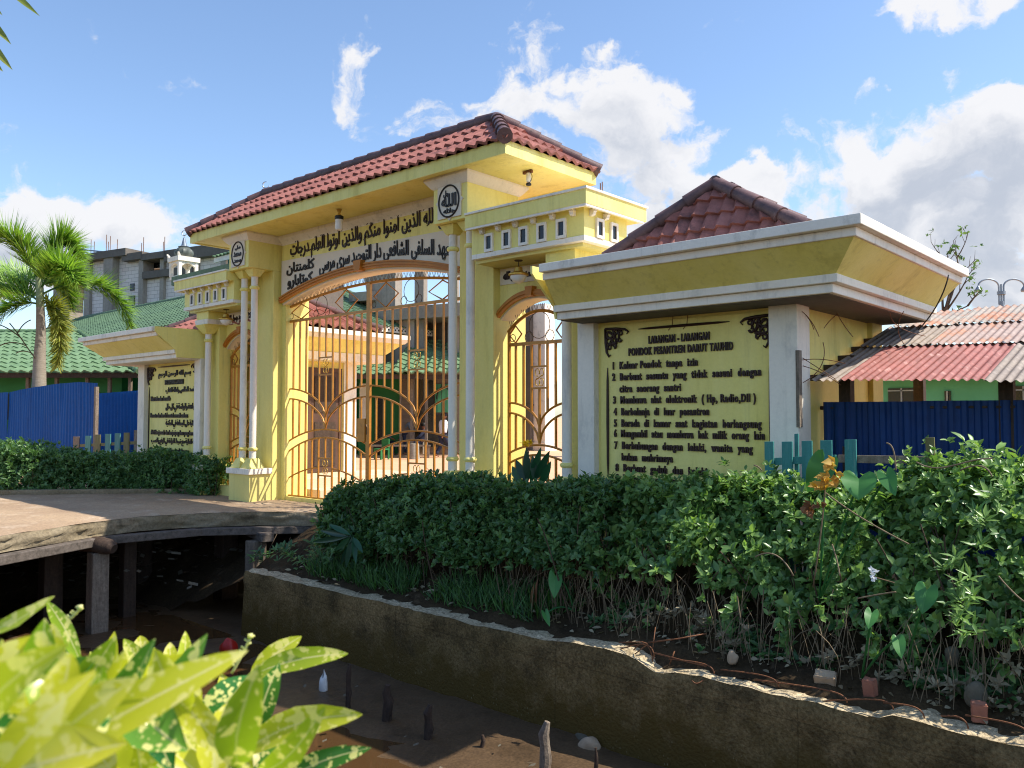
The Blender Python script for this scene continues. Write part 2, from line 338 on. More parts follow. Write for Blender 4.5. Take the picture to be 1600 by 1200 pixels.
def structure(name, g, mats, **k):
    o = build(name, g, mats, None, (0, 0, 0), **k); o['kind'] = 'structure'; o['label'] = k.pop('label', name.replace('_', ' ')); return o
def copy_tree(o, parent=None, loc=None):
    c = o.copy(); col.objects.link(c); c.parent = parent; WO[c.name] = Vector(loc) if loc is not None else (WO[parent.name] if parent else WO[o.name])
    if loc is not None: c.location = loc
    for ch in list(o.children): copy_tree(ch, c)
    return c
def arc(cx, cz, r, a0, a1, n): return [(cx + r * math.cos(R(a0 + (a1 - a0) * i / n)), cz + r * math.sin(R(a0 + (a1 - a0) * i / n))) for i in range(n + 1)]
def bez(p, n=12):
    p = [Vector(q) for q in p]; out = []
    for i in range(n + 1):
        t = i / n; q = list(p)
        while len(q) > 1: q = [q[k].lerp(q[k + 1], t) for k in range(len(q) - 1)]
        out.append(q[0])
    return out

# ---- leaves, built with arrays
def unit(a): return a / np.maximum(np.linalg.norm(a, axis=-1, keepdims=True), 1e-9)
def leaf_mesh(name, P, D, N, Ln, Wd, tint, mat, parent=None, loc=None, fold=.18, droop=.12, rows=1, bend=0.0, wavy=0.0):
    P, D, N = map(lambda q: np.asarray(q, float), (P, D, N)); n = len(P); D = unit(D); S = unit(np.cross(D, N)); N = np.cross(S, D)
    Ln = np.broadcast_to(np.asarray(Ln, float), (n,))[:, None]; Wd = np.broadcast_to(np.asarray(Wd, float), (n,))[:, None]
    if rows == 1: prof = [(0, 0.06), (.42, 1.0), (1, 0.0)]
    elif rows == 2: prof = [(0, .05), (.25, .8), (.55, 1.0), (.82, .55), (1, 0)]
    elif rows == 4: prof = [(0, .06), (.1, .32), (.25, .74), (.42, .98), (.6, 1.0), (.76, .84), (.9, .5), (.97, .2), (1, .03)]
    else: prof = [(0, .04), (.08, .25), (.2, .7), (.35, .95), (.5, 1.0), (.65, .9), (.8, .62), (.92, .3), (1, 0)]
    vs = []
    for t, w in prof:
        c = P + D * Ln * t - N * Ln * droop * t * t + S * Ln * bend * math.sin(t * 3.1)
        e = S * Wd * .5 * w; up = N * Wd * fold * w
        wv = N * Wd * wavy * math.sin(t * 14) * w; vs += [c - e + up + wv, c, c + e + up - wv]
    k = len(prof) * 3
    V = np.stack(vs, 1).reshape(-1, 3)
    fl = []
    for i in range(len(prof) - 1):
        a = i * 3
        fl += [(a, a + 1, a + 4, a + 3), (a + 1, a + 2, a + 5, a + 4)]
    fl = np.array(fl)
    Fc = (fl[None] + (np.arange(n) * k)[:, None, None]).reshape(-1, 4)
    me = bpy.data.meshes.new(name)
    me.vertices.add(len(V)); me.vertices.foreach_set('co', V.ravel())
    me.loops.add(Fc.size); me.loops.foreach_set('vertex_index', Fc.ravel().astype(np.int32))
    me.polygons.add(len(Fc)); me.polygons.foreach_set('loop_start', np.arange(0, Fc.size, 4, dtype=np.int32)); me.polygons.foreach_set('loop_total', np.full(len(Fc), 4, dtype=np.int32))
    me.update(calc_edges=True)
    a = me.attributes.new('tint', 'FLOAT', 'POINT'); a.data.foreach_set('value', np.repeat(np.broadcast_to(np.asarray(tint, float), (n,)), k).astype(np.float32))
    if 'croton' in str(mat): a2 = me.attributes.new('edge', 'FLOAT', 'POINT'); a2.data.foreach_set('value', np.tile([1, 0, 1], n * len(prof)).astype(np.float32))
    me.polygons.foreach_set('use_smooth', np.ones(len(Fc), bool))
    return link_mesh(name, me, mat, parent, loc)
def whorls(C, A, per, ln, wd, spread=.9, seed=0):
    """sprigs: at every centre C with axis A, `per` leaves standing out around the axis"""
    r = np.random.default_rng(seed); C = np.asarray(C, float); A = unit(np.asarray(A, float)); n = len(C)
    ref = np.where(np.abs(A[:, 2:3]) < .9, [[0, 0, 1.]], [[1., 0, 0]]); e1 = unit(np.cross(A, ref)); e2 = np.cross(A, e1)
    Ps, Ds, Ns, Ls, Ws, Ts = [], [], [], [], [], []
    tb = r.uniform(0, 1, n)
    for j in range(per):
        q = 2.4 * j + r.uniform(0, 6.28, n); sp = spread * r.uniform(.55, 1.25, n)
        rad = e1 * np.cos(q)[:, None] + e2 * np.sin(q)[:, None]
        d = unit(A * np.cos(sp)[:, None] + rad * np.sin(sp)[:, None] + r.normal(0, .12, (n, 3)))
        nn = unit(A * np.sin(sp)[:, None] - rad * np.cos(sp)[:, None] + np.array([0, 0, .5]))
        Ps.append(C - A * (r.uniform(0, .6, n) * ln)[:, None]); Ds.append(d); Ns.append(nn)
        Ls.append(ln * r.uniform(.6, 1.2, n)); Ws.append(wd * r.uniform(.7, 1.2, n)); Ts.append(np.clip(tb * .7 + r.uniform(-.15, .35, n), 0, 1))
    return tuple(np.concatenate(q) for q in (Ps, Ds, Ns, Ls, Ws, Ts))

# ---- lettering
AJ = {}
for cp in range(0xFE70, 0xFEFD):
    dcp = unicodedata.decomposition(chr(cp))
    if dcp:
        pp = dcp.split(); AJ.setdefault(tuple(int(q, 16) for q in pp[1:]), {})[pp[0].strip('<>')] = chr(cp)
def arabic(s):
    s = s.replace('\u0644\u0627', '\ufffe'); res = []
    fm = lambda c: AJ.get((0x644, 0x627), {}) if c == '\ufffe' else AJ.get((ord(c),), {}) if c else {}
    for i, c in enumerate(s):
        f = fm(c)
        if not f: res.append(c); continue
        a = 'initial' in fm(s[i - 1] if i else None) and 'final' in f
        b = 'final' in fm(s[i + 1] if i + 1 < len(s) else None) and 'initial' in f
        res.append(f.get('medial' if a and b else 'final' if a else 'initial' if b else 'isolated', c))
    return ''.join(reversed(res))
def text_verts(body, offset=.0, extrude=.5, res=3, sp=1.0):
    c = bpy.data.curves.new('lettering', 'FONT'); c.body = body; c.extrude = extrude; c.offset = offset; c.resolution_u = res; c.space_character = sp
    o = bpy.data.objects.new('lettering', c); col.objects.link(o)
    bpy.context.view_layer.update(); dg = bpy.context.evaluated_depsgraph_get(); me = bpy.data.meshes.new_from_object(o.evaluated_get(dg))
    vs = [tuple(v.co) for v in me.vertices]; fs = [tuple(p.vertices) for p in me.polygons]
    bpy.data.objects.remove(o); bpy.data.curves.remove(c); bpy.data.meshes.remove(me)
    return vs, fs
def letters(g, body, x0, x1, zb, h, y, depth=.02, offset=.02, bend=None, shear=0.0, sp=1.0):
    """lay a line of lettering on the wall y between x0 and x1 (baseline zb, capital height h); bend(x) lifts the baseline"""
    vs, fs = text_verts(body, offset, sp=sp)
    xs = [v[0] for v in vs]; a, b = min(xs), max(xs); sx = (x1 - x0) / (b - a); sz = h / .69
    out = []
    for vx, vy, vz in vs:
        X = x0 + (vx - a + shear * vy) * sx; Z = zb + vy * sz
        if bend: Z += bend(X)
        out.append((X, y - (vz / .5 * .5 + .5) * depth, Z))
    g.add(out, fs)

# ---- tiled roof slope
def tile_slope(g, E0, E1, T0, T1, rows, period=.27, amp=.032, step=.035):
    E0, E1, T0, T1 = map(Vector, (E0, E1, T0, T1)); u = (E1 - E0).normalized(); W = (E1 - E0).length
    vv = (T0 - E0); uT0 = vv.dot(u); v = vv - u * uT0; H = v.length; v.normalize(); uT1 = (T1 - E0).dot(u); n = u.cross(v)
    if n.z < 0: n = -n
    du = period / 6
    def wave(x): q = 2 * math.pi * x / period; return amp * (math.sin(q) + .35 * math.sin(2 * q))
    for r in range(rows):
        ta, tb = r / rows, (r + 1) / rows
        la, ra, lb, rb = uT0 * ta, W + (uT1 - W) * ta, uT0 * tb, W + (uT1 - W) * tb
        lo, hi = min(la, lb), max(ra, rb); N = int((hi - lo) / du) + 2
        A, B, Cc = [], [], []
        for i in range(N + 1):
            x = lo + (hi - lo) * i / N; jt = .008 * nz3(math.floor(x / period) * 3.1, r * 5.3, E0.x, 1.0); xa = min(max(x, la), ra); xb = min(max(x, lb), rb)
            A.append(E0 + u * xa + v * (H * ta - .012) + n * (wave(xa) + step + jt) + v * jt * 1.5); B.append(E0 + u * xb + v * H * tb + n * (wave(xb) + jt * .5)); Cc.append(E0 + u * xa + v * (H * ta - .012) + n * (wave(xa) - .004) + v * jt * 1.5)
        g.strip(A, B); g.strip(Cc, A)
def ridge(g, p0, p1, r=.11, seg=.36):
    p0, p1 = Vector(p0), Vector(p1); L_ = (p1 - p0).length; k = max(1, round(L_ / seg)); t = (p1 - p0) / k
    for i in range(k):   # each tile is widest at its lower end p0
        a = p0 + t * i; g.tube([a - t * .02, a + t * .15, a + t * .99], [r * 1.06, r * 1.02, r * .84], 12)
def hip_roof(name, parent, x0, x1, y0, y1, z, zr, rx0, rx1, ry0, ry1, rows, mats, period=.27, amp=.032, rr=.11):
    """rectangle eave, ridge from (rx0,ry0) to (rx1,ry1)"""
    g = G(); E = [(x0, y0, z), (x1, y0, z), (x1, y1, z), (x0, y1, z)]; Ra, Rb = (rx0, ry0, zr), (rx1, ry1, zr)
    if abs(rx1 - rx0) >= abs(ry1 - ry0): Tf = (Ra, Rb); Tr = (Rb, Rb); Tb = (Rb, Ra); Tl = (Ra, Ra)
    else: Tf = (Ra, Ra); Tr = (Ra, Rb); Tb = (Rb, Rb); Tl = (Rb, Ra)
    for i, T in enumerate((Tf, Tr, Tb, Tl)): tile_slope(g, E[i], E[(i + 1) % 4], T[0], T[1], rows, period, amp)
    ro = build(name, g, mats[0], parent, fix=False, smooth=True)
    h = G(); d = Vector((0, 0, .02))
    near = lambda c: min((Ra, Rb), key=lambda q: (Vector(q) - Vector(c)).length)
    for c in E: ridge(h, Vector(c) + d, Vector(near(c)) + d, rr)
    if (Vector(Ra) - Vector(Rb)).length > .05: ridge(h, Vector(Ra) + d, Vector(Rb) + d, rr)
    build('ridge_cap', h, mats[1], ro, fix=False, smooth=True)
    return ro

# ================================================================== setting: ground, creek, bridge
from mathutils import noise as mnoise
def nz3(x, y, z=0, s=1.0): return mnoise.noise(Vector((x * s, y * s, z * s)))
TOPL = [(60, 7.75), (4, 7.75), (0, 7.7), (-4, 7.7), (-8, 7.72), (-10.6, 7.8), (-11.6, 8.3), (-14.6, 8.2), (-16, 7.0), (-17.3, 5.9), (-18.8, 4.3), (-21, 1.8), (-60, 1.2)]
def resample(pl, step):
    out = []
    for (a, b), (c, d) in zip(pl[:-1], pl[1:]):
        far = max(abs(a), abs(c)) > 24; n = max(1, int(math.hypot(c - a, d - b) / (6 if far else step)))
        out += [(a + (c - a) * i / n, b + (d - b) * i / n) for i in range(n)]
    return out + [pl[-1]]
TL = resample(TOPL, .16)
def strip_grid(g, rows):
    n = len(rows[0]); vs = [p for r in rows for p in r]
    g.add(vs, [(i * n + j, i * n + j + 1, (i + 1) * n + j + 1, (i + 1) * n + j) for i in range(len(rows) - 1) for j in range(n - 1)])
# the courtyard sheet, out to the horizon
g = G(); rows = []
for d in (0, .6, 1.5, 3, 5, 8, 12, 18, 26, 40, 80, 200, 600, 1500):
    rows.append([(x * (1 + d / 60.0 if d > 26 else 1), y + d, -.13 + .012 * nz3(x, y + d, 0, 1.3)) for x, y in TL])
strip_grid(g, rows); structure('courtyard_ground', g, 'sand', smooth='all')
# sloping bank down to the creek
g = G(); rows = []
for k in range(15):
    t = k / 14; r = []
    for i, (x, y) in enumerate(TL):
        if x > -11: dy, dz = -1.25 * t, -.66 * t
        else:
            w = min(1, (-11 - x) / 2.0); dy = -(1.25 + .75 * w) * t; dz = -(.66 + .95 * w) * t
        ox = .55 * t * min(1, max(0, (-14 - x) / 2)); nn = .09 * nz3(x, y + dy * 2, 3, 2.2) + .05 * nz3(x, y + dy * 2, 5, 6)
        r.append((x + ox, y + dy, -.13 + dz + nn * min(1, t * 4)))
    rows.append(r)
strip_grid(g, rows); structure('creek_bank', g, 'soil', smooth='all')
# muddy bed
g = G(); xs = [-60, -40, -30] + [-24 + .2 * i for i in range(146)] + [8, 14, 30, 60]; ys = [-.5 + .2 * i for i in range(46)]
rows = []
for y in ys:
    r = []
    for x in xs:
        e = max(0, min(1, (y - 4.9) / 1.3)); z = -1.68 + .1 * e * (x > -9) + .045 * nz3(x, y, 1, .9) + .03 * nz3(x, y, 2, 3.1) + .012 * nz3(x, y, 4, 9)
        if y < 1.4: z += (1.4 - y) * .9
        r.append((x, y, z))
    rows.append(r)
strip_grid(g, rows); structure('creek_bed', g, 'mud', smooth='all')
# shallow water left at low tide
mw = bpy.data.materials.new('creek_water'); mw.use_nodes = True; b = mw.node_tree.nodes['Principled BSDF']
b.inputs['Base Color'].default_value = rgb('4E3822'); b.inputs['Roughness'].default_value = .07; b.inputs['Specular IOR Level'].default_value = .6
n3 = mw.node_tree.nodes.new('ShaderNodeTexNoise'); n3.inputs['Scale'].default_value = 7; bp = mw.node_tree.nodes.new('ShaderNodeBump'); bp.inputs['Strength'].default_value = .12; bp.inputs['Distance'].default_value = .01
mw.node_tree.links.new(n3.outputs['Fac'], bp.inputs['Height']); mw.node_tree.links.new(bp.outputs[0], b.inputs['Normal']); M['creek_water'] = mw
g = G(); g.add([(-60, .6, -1.672), (60, .6, -1.672), (60, 6.2, -1.672), (-60, 6.2, -1.672)], [(0, 1, 2, 3)]); structure('creek_water', g, 'creek_water')
# near bank where the photographer stands
g = G(); rows = [[(x, y, .0 + (.04 * nz3(x, y, 0, 1.1) if abs(x) < 40 else 0) - max(0, y - .9) * .7) for x in [-1500, -60] + [-20 + .5 * i for i in range(81)] + [60, 1500]] for y in (-1500, -100, -20, -8, -4, -2, -1, -.4, .1, .6, 1.0, 1.4, 1.8)]
strip_grid(g, rows); structure('near_bank', g, 'soil', smooth='all')

# the wall's tide zone: dark algae below a ragged line, with pale barnacle specks
wm = M['wall_mossy']; nt = wm.node_tree; bs_ = nt.nodes['Principled BSDF']; bs_.inputs['Specular IOR Level'].default_value = .08; M['soil'].node_tree.nodes['Principled BSDF'].inputs['Specular IOR Level'].default_value = .1; src = bs_.inputs['Base Color'].links[0].from_socket
ge = nt.nodes.new('ShaderNodeNewGeometry'); sp_ = nt.nodes.new('ShaderNodeSeparateXYZ'); nt.links.new(ge.outputs['Position'], sp_.inputs[0])
n5 = nt.nodes.new('ShaderNodeTexNoise'); n5.inputs['Scale'].default_value = 5; n5.inputs['Detail'].default_value = 9; n5.inputs['Roughness'].default_value = .7; nt.links.new(ge.outputs['Position'], n5.inputs['Vector'])
ad = nt.nodes.new('ShaderNodeMath'); ad.operation = 'MULTIPLY_ADD'; nt.links.new(n5.outputs['Fac'], ad.inputs[0]); ad.inputs[1].default_value = 1.3; nt.links.new(sp_.outputs[2], ad.inputs[2])
mr = nt.nodes.new('ShaderNodeMapRange'); nt.links.new(ad.outputs[0], mr.inputs[0]); mr.inputs[1].default_value = -.35; mr.inputs[2].default_value = -.75
mm = nt.nodes.new('ShaderNodeMix'); mm.data_type = 'RGBA'; nt.links.new(mr.outputs[0], mm.inputs[0]); nt.links.new(src, mm.inputs[6]); mm.inputs[7].default_value = rgb('5C4A26')
vo = nt.nodes.new('ShaderNodeTexVoronoi'); vo.inputs['Scale'].default_value = 34; mpv = nt.nodes.new('ShaderNodeMapping'); mpv.inputs['Scale'].default_value = (1, 1, .5); nt.links.new(ge.outputs['Position'], mpv.inputs[0]); nt.links.new(mpv.outputs[0], vo.inputs['Vector'])
r3 = nt.nodes.new('ShaderNodeMapRange'); nt.links.new(vo.outputs['Distance'], r3.inputs[0]); r3.inputs[1].default_value = .2; r3.inputs[2].default_value = .1
n6 = nt.nodes.new('ShaderNodeMapRange'); nt.links.new(n5.outputs['Fac'], n6.inputs[0]); n6.inputs[1].default_value = .45; n6.inputs[2].default_value = .6
mu = nt.nodes.new('ShaderNodeMath'); mu.operation = 'MULTIPLY'; nt.links.new(r3.outputs[0], mu.inputs[0]); nt.links.new(n6.outputs[0], mu.inputs[1]); mu2 = nt.nodes.new('ShaderNodeMath'); mu2.operation = 'MULTIPLY'; nt.links.new(mu.outputs[0], mu2.inputs[0]); nt.links.new(mr.outputs[0], mu2.inputs[1])
m3 = nt.nodes.new('ShaderNodeMix'); m3.data_type = 'RGBA'; nt.links.new(mu2.outputs[0], m3.inputs[0]); nt.links.new(mm.outputs[2], m3.inputs[6]); m3.inputs[7].default_value = rgb('8A7C5C'); 
jm = nt.nodes.new('ShaderNodeMath'); jm.operation = 'MULTIPLY_ADD'; nt.links.new(sp_.outputs[0], jm.inputs[0]); jm.inputs[1].default_value = .42; jm.inputs[2].default_value = .13
jf = nt.nodes.new('ShaderNodeMath'); jf.operation = 'FRACT'; nt.links.new(jm.outputs[0], jf.inputs[0]); jl = nt.nodes.new('ShaderNodeMath'); jl.operation = 'LESS_THAN'; nt.links.new(jf.outputs[0], jl.inputs[0]); jl.inputs[1].default_value = .005
jz = nt.nodes.new('ShaderNodeMath'); jz.operation = 'MULTIPLY_ADD'; nt.links.new(n5.outputs['Fac'], jz.inputs[0]); jz.inputs[1].default_value = .03; nt.links.new(sp_.outputs[2], jz.inputs[2]); jc = nt.nodes.new('ShaderNodeMath'); jc.operation = 'COMPARE'; nt.links.new(jz.outputs[0], jc.inputs[0]); jc.inputs[1].default_value = -.93; jc.inputs[2].default_value = .006
jx = nt.nodes.new('ShaderNodeMath'); jx.operation = 'MAXIMUM'; nt.links.new(jl.outputs[0], jx.inputs[0]); nt.links.new(jc.outputs[0], jx.inputs[1]); js = nt.nodes.new('ShaderNodeMath'); js.operation = 'MULTIPLY'; nt.links.new(jx.outputs[0], js.inputs[0]); js.inputs[1].default_value = .3
m4 = nt.nodes.new('ShaderNodeMix'); m4.data_type = 'RGBA'; nt.links.new(js.outputs[0], m4.inputs[0]); nt.links.new(m3.outputs[2], m4.inputs[6]); m4.inputs[7].default_value = rgb('2C2416'); nt.links.new(m4.outputs[2], bs_.inputs['Base Color'])

# ---- retaining wall of the creek
wl = thing('retaining_wall', 'long brown mossy concrete retaining wall with crumbling top beside the muddy creek', 'wall', (-5, 6.45, -1.6))
g = G(); xs = [-10.72 + .09 * i for i in range(150)]; face = []; crest0 = []; crest1 = []; back = []
def wtop(x):
    z = -.775 + .018 * nz3(x, 0, 7, 3.5) + .012 * nz3(x, 1, 8, 12)
    if x > -5.3: z += .045 * min(1, (x + 5.3) / .4) * (1 if x < -4.15 else max(0, 1 - (x + 4.15) / .25))
    if -4.25 < x < -3.75: z -= .07 * (1 - abs(x + 4) / .25)
    if x > -2.0: z += .035
    return z
for x in xs:
    zt = wtop(x); c = []
    for k, zz in enumerate([-1.95, -1.7, -1.55, -1.4, -1.25, -1.1, -1.0, -.9, -.83]):
        c.append((x, 6.3 - (0 if k > 4 else .05 * (5 - k) / 5) + .022 * nz3(x, zz, 1, 2.5) + .012 * nz3(x, zz, 3, 9), zz))
    face.append(c + [(x, 6.315 + .02 * nz3(x, 0, 2, 8), zt)])
    crest0.append([(x, 6.3 + .01 + j * .055, zt + (.03 * nz3(x, j * .31, 9, 9) + .022 * nz3(x, j * .5, 4, 23)) * (1 if 0 < j < 5 else .3)) for j in range(6)])
strip_grid(g, face); build('wall_face', g, 'wall_mossy', wl, smooth='all', fix=False)
g = G(); strip_grid(g, crest0); build('crest', g, 'wall_crest', wl, smooth='all', fix=False)
g = G(); g.box(-10.72, xs[-1], 6.36, 6.56, -2, -.84); build('core', g, 'wall_mossy', wl)
def rebar(pts, r=.008): build('rebar', G().tube(pts, r * .72, 6), 'iron_rust', wl, smooth='all')
def onw(x, y, lift=0, yy=6.38): p = atY(x, y, yy); return (p.x, p.y, p.z + lift)
rebar([onw(967, 1004), onw(1003, 1003), onw(1012, 1006)]); rebar([onw(1013, 1004), onw(1060, 998, 0, 6.5), onw(1104, 990, 0, 6.6)], .009)
rebar(bez([onw(990, 1016), onw(1003, 1002, .03), onw(1018, 1008, .02), onw(1020, 1034)], 10)); rebar(bez([onw(970, 1014), onw(1000, 1010, .03), onw(1022, 1004, .03), onw(1022, 1030)], 10))
rebar([onw(1024, 980, .0, 6.5), onw(1020, 1012)], .006); rebar([onw(1022, 1020), onw(1075, 1034), onw(1104, 1041)], .009)
rebar([onw(992, 1022, .0, 6.36), onw(1012, 1008, .01, 6.4)], .008); rebar([onw(1046, 1038, 0, 6.38), onw(1054, 1021, .02, 6.4)], .008)
rebar(bez([onw(1081, 1063, 0, 6.26), onw(1087, 1071, 0, 6.25), onw(1091, 1070, 0, 6.26), onw(1108, 1057, .01, 6.36)], 8), .007)
for (x0, y0, x1, y1) in ((1045, 1033, 1110, 1046), (1126, 1050, 1210, 1066), (1180, 1066, 1316, 1090), (1280, 1100, 1388, 1101), (1380, 1102, 1436, 1114), (1470, 1123, 1504, 1130), (1508, 1122, 1600, 1144)):
    a, b_ = Vector(onw(x0, y0, .02)), Vector(onw(x1, y1, .02)); rebar(bez([a, a.lerp(b_, .5) + Vector((0, 0, .015)), b_ + Vector((-.02, 0, .035)), b_ + Vector((.03, .0, .01)), b_ + Vector((.035, 0, -.05))], 14), .008)

# ---- the bridge: a concrete deck on timber posts
br = thing('footbridge', 'brown concrete footbridge on thick wooden posts leading to the yellow gate', 'bridge', (-13, 5.5, -1.6))
near = [(-9.6, 8.42), (-10.6, 8.1), (-11.9, 7.2), (-12.45, 6.3), (-12.62, 5.65), (-12.5, 5.0), (-12.0, 3.75), (-11.2, 2.2), (-10.2, .6), (-9.4, -.8)]
far = [(-15.2, 8.42), (-15.6, 7.95), (-16.3, 7.2), (-17.2, 6.2), (-17.9, 5.3), (-18.6, 4.4), (-19.4, 3.3), (-20.2, 2.0), (-21, .6), (-21.6, -.8)]
def dense(pl, k=14):
    out = []
    for a, b_ in zip(pl[:-1], pl[1:]): out += [(a[0] + (b_[0] - a[0]) * i / k, a[1] + (b_[1] - a[1]) * i / k) for i in range(k)]
    return out + [pl[-1]]
nd, fd = dense(near), dense(far)
ZD = -.085
g = G(); rows = []
for j in range(25):
    t = j / 24; rows.append([(a[0] + (b_[0] - a[0]) * t, a[1] + (b_[1] - a[1]) * t, ZD + .012 * nz3(a[0] + (b_[0] - a[0]) * t, a[1] * 2, 2, 2.0) - (.02 if j == 0 else 0)) for a, b_ in zip(nd, fd)])
strip_grid(g, rows); build('deck', g, 'deck_concrete', br, smooth='all', fix=False)
def edge_wall(line, z0, z1, out, amp, nzr=6):
    rows = []
    for k in range(nzr + 1):
        t = k / nzr; r = []
        for i, (x, y) in enumerate(line):
            a = line[max(i - 1, 0)]; b_ = line[min(i + 1, len(line) - 1)]; tx, ty = b_[0] - a[0], b_[1] - a[1]; l = math.hypot(tx, ty); nx, ny = -ty / l, tx / l
            w = out + amp * (nz3(x * 1.0, y, t * 2, 4.5) + .5 * nz3(x, y, t * 4, 13)) * (1 if 0 < k < nzr else .25) - .03 * (t if t > .5 else 0)
            r.append((x + nx * w, y + ny * w, z1 + (z0 - z1) * t))
        rows.append(r)
    g = G(); strip_grid(g, rows); return g
build('slab_edge', edge_wall(nd, ZD - .235, ZD - .02, .02, .05), 'slab_edge', br, smooth='all', fix=False)
build('slab_edge', edge_wall(fd, ZD - .235, ZD, 0, .02), 'slab_edge', br, smooth='all', fix=False)
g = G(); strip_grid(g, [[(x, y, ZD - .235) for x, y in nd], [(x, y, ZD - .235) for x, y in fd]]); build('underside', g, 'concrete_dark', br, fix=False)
def beam(p, q, w, h, zt, mat='wood_beam'):
    p, q = Vector((*p, zt - h)), Vector((*q, zt - h)); d = (q - p).normalized(); s = Vector((-d.y, d.x, 0)) * w
    build('beam', G().obox(p - s * .5, q - p, s, Vector((0, 0, h))), mat, br, bevel=.012)
beam((-10.9, 8.2), (-12.35, 6.4), .16, .115, ZD - .24); beam((-12.28, 6.5), (-12.5, 5.0), .16, .115, ZD - .24); beam((-12.5, 5.06), (-11.1, 2.2), .16, .12, ZD - .24); beam((-11.1, 2.3), (-9.5, -.7), .16, .12, ZD - .24)
for k in range(4): beam((-13.4 - k, 7.8 - k * .3), (-12.6 - k * 1.2, .8), .14, .16, ZD - .28, 'wood_dark')
def post(x, y, zt, w, mat, zb=-1.9, tilt=0):
    g = G(); d = w / 2
    g.rings([(x - d + tilt, x + d + tilt, y - d, y + d, zb), (x - d * 1.02 + tilt * .6, x + d * .97 + tilt * .6, y - d, y + d, zb + (zt - zb) * .4), (x - d * .96, x + d * .96, y - d * .96, y + d * .96, zt)])
    build('post', g, mat, br, bevel=.018)
p1 = atZ(137, 860, -.53)
post(-12.42, 4.98, -.53, .24, 'wood_grey'); post(-11.75, 7.1, -.53, .25, 'wood_grey'); post(-13.1, 7.35, -.45, .3, 'wood_dark'); post(-13.1, 5.7, -.45, .2, 'wood_dark'); post(-13.55, 4.75, -.45, .27, 'wood_dark'); post(-14.6, 6.6, -.45, .26, 'wood_dark')
post(-11.0, 2.3, -.53, .24, 'wood_grey'); post(-13.9, 2.6, -.45, .26, 'wood_dark'); post(-16.2, 3.6, -.45, .26, 'wood_dark')
# round log cap on the corner post and the beam end on the next one
g = G(); g.tube([Vector((-12.42, 4.98, -.43)) + RT * a + FH * b_ + Vector((0, 0, c)) for a, b_, c in ((-.5, .35, -.05), (-.2, .1, 0), (.05, -.06, .005), (.22, -.12, -.01), (.29, -.14, -.04))], [.09, .115, .12, .11, .07], 12); build('log_cap', g, 'wood_dark', br, smooth=True)
g = G(); g.obox((-12.3, 7.25, -.53), (.85, -.24, .0), (.06, .19, 0), (0, 0, .13)); build('beam', g, 'wood_beam', br, bevel=.012)
# low kerb along the far side of the deck
g = edge_wall(fd[:92], ZD - .02, ZD + .09, .03, .012, 3); rows = [[(x, y, ZD + .09) for x, y in fd[:92]], [(x - .14, y + .1, ZD + .085) for x, y in fd[:92]]]; strip_grid(g, rows); build('kerb', g, 'slab_edge', br, smooth='all', fix=False)

# ================================================================== the gateway
XC = -10.8
gw = thing('gateway', 'big yellow and white entrance gateway with red tiled roof and dark calligraphy', 'gateway', (XC, 8.3, -.12))
def col_torus(cx, cy, z, r, t): return G().lathe([(r - .02, z - t), (r + t * .35, z - t * .85), (r + t * .75, z - t * .35), (r + t * .8, z), (r + t * .75, z + t * .35), (r + t * .35, z + t * .85), (r - .02, z + t)], cx, cy, 20)
def frustum(cx, cy, z0, h0, z1, h1): return G().rings([(cx - h0, cx + h0, cy - h0, cy + h0, z0), (cx - h1, cx + h1, cy - h1, cy + h1, z1)])
def colonnette(cx, cy, z0, z1, par, low, high, r=.062):
    build('column', G().lathe([(r * 1.03, z0), (r, z0 + .3), (r * .97, z1)], cx, cy, 20), 'white_paint', par, smooth=True)
    for z in (low, high): build('column_ring', col_torus(cx, cy, z, r, .034), 'yellow_paint', par, smooth=True)
def medallion(par, cx, y, cz, words, big):
    s = .225; g = G(); g.box(cx - s, cx + s, y - .018, y, cz - s, cz + s)
    q = s * 1.17; g.prism([(cx - q, cz), (cx, cz - q), (cx + q, cz), (cx, cz + q)], y - .014, y + .01); md = build('medallion', g, 'cream_panel', par)
    g = G(); g.tube([(cx + .195 * math.cos(a), y - .022, cz + .215 * math.sin(a)) for a in [2 * math.pi * i / 40 for i in range(40)]], .013, 6, closed=True)
    for (t, x0, x1, zb, h) in words: letters(g, arabic(t), cx + x0, cx + x1, cz + zb, h, y - .016, .016, .03)
    build('calligraphy', g, 'black_letter', md, fix=False)
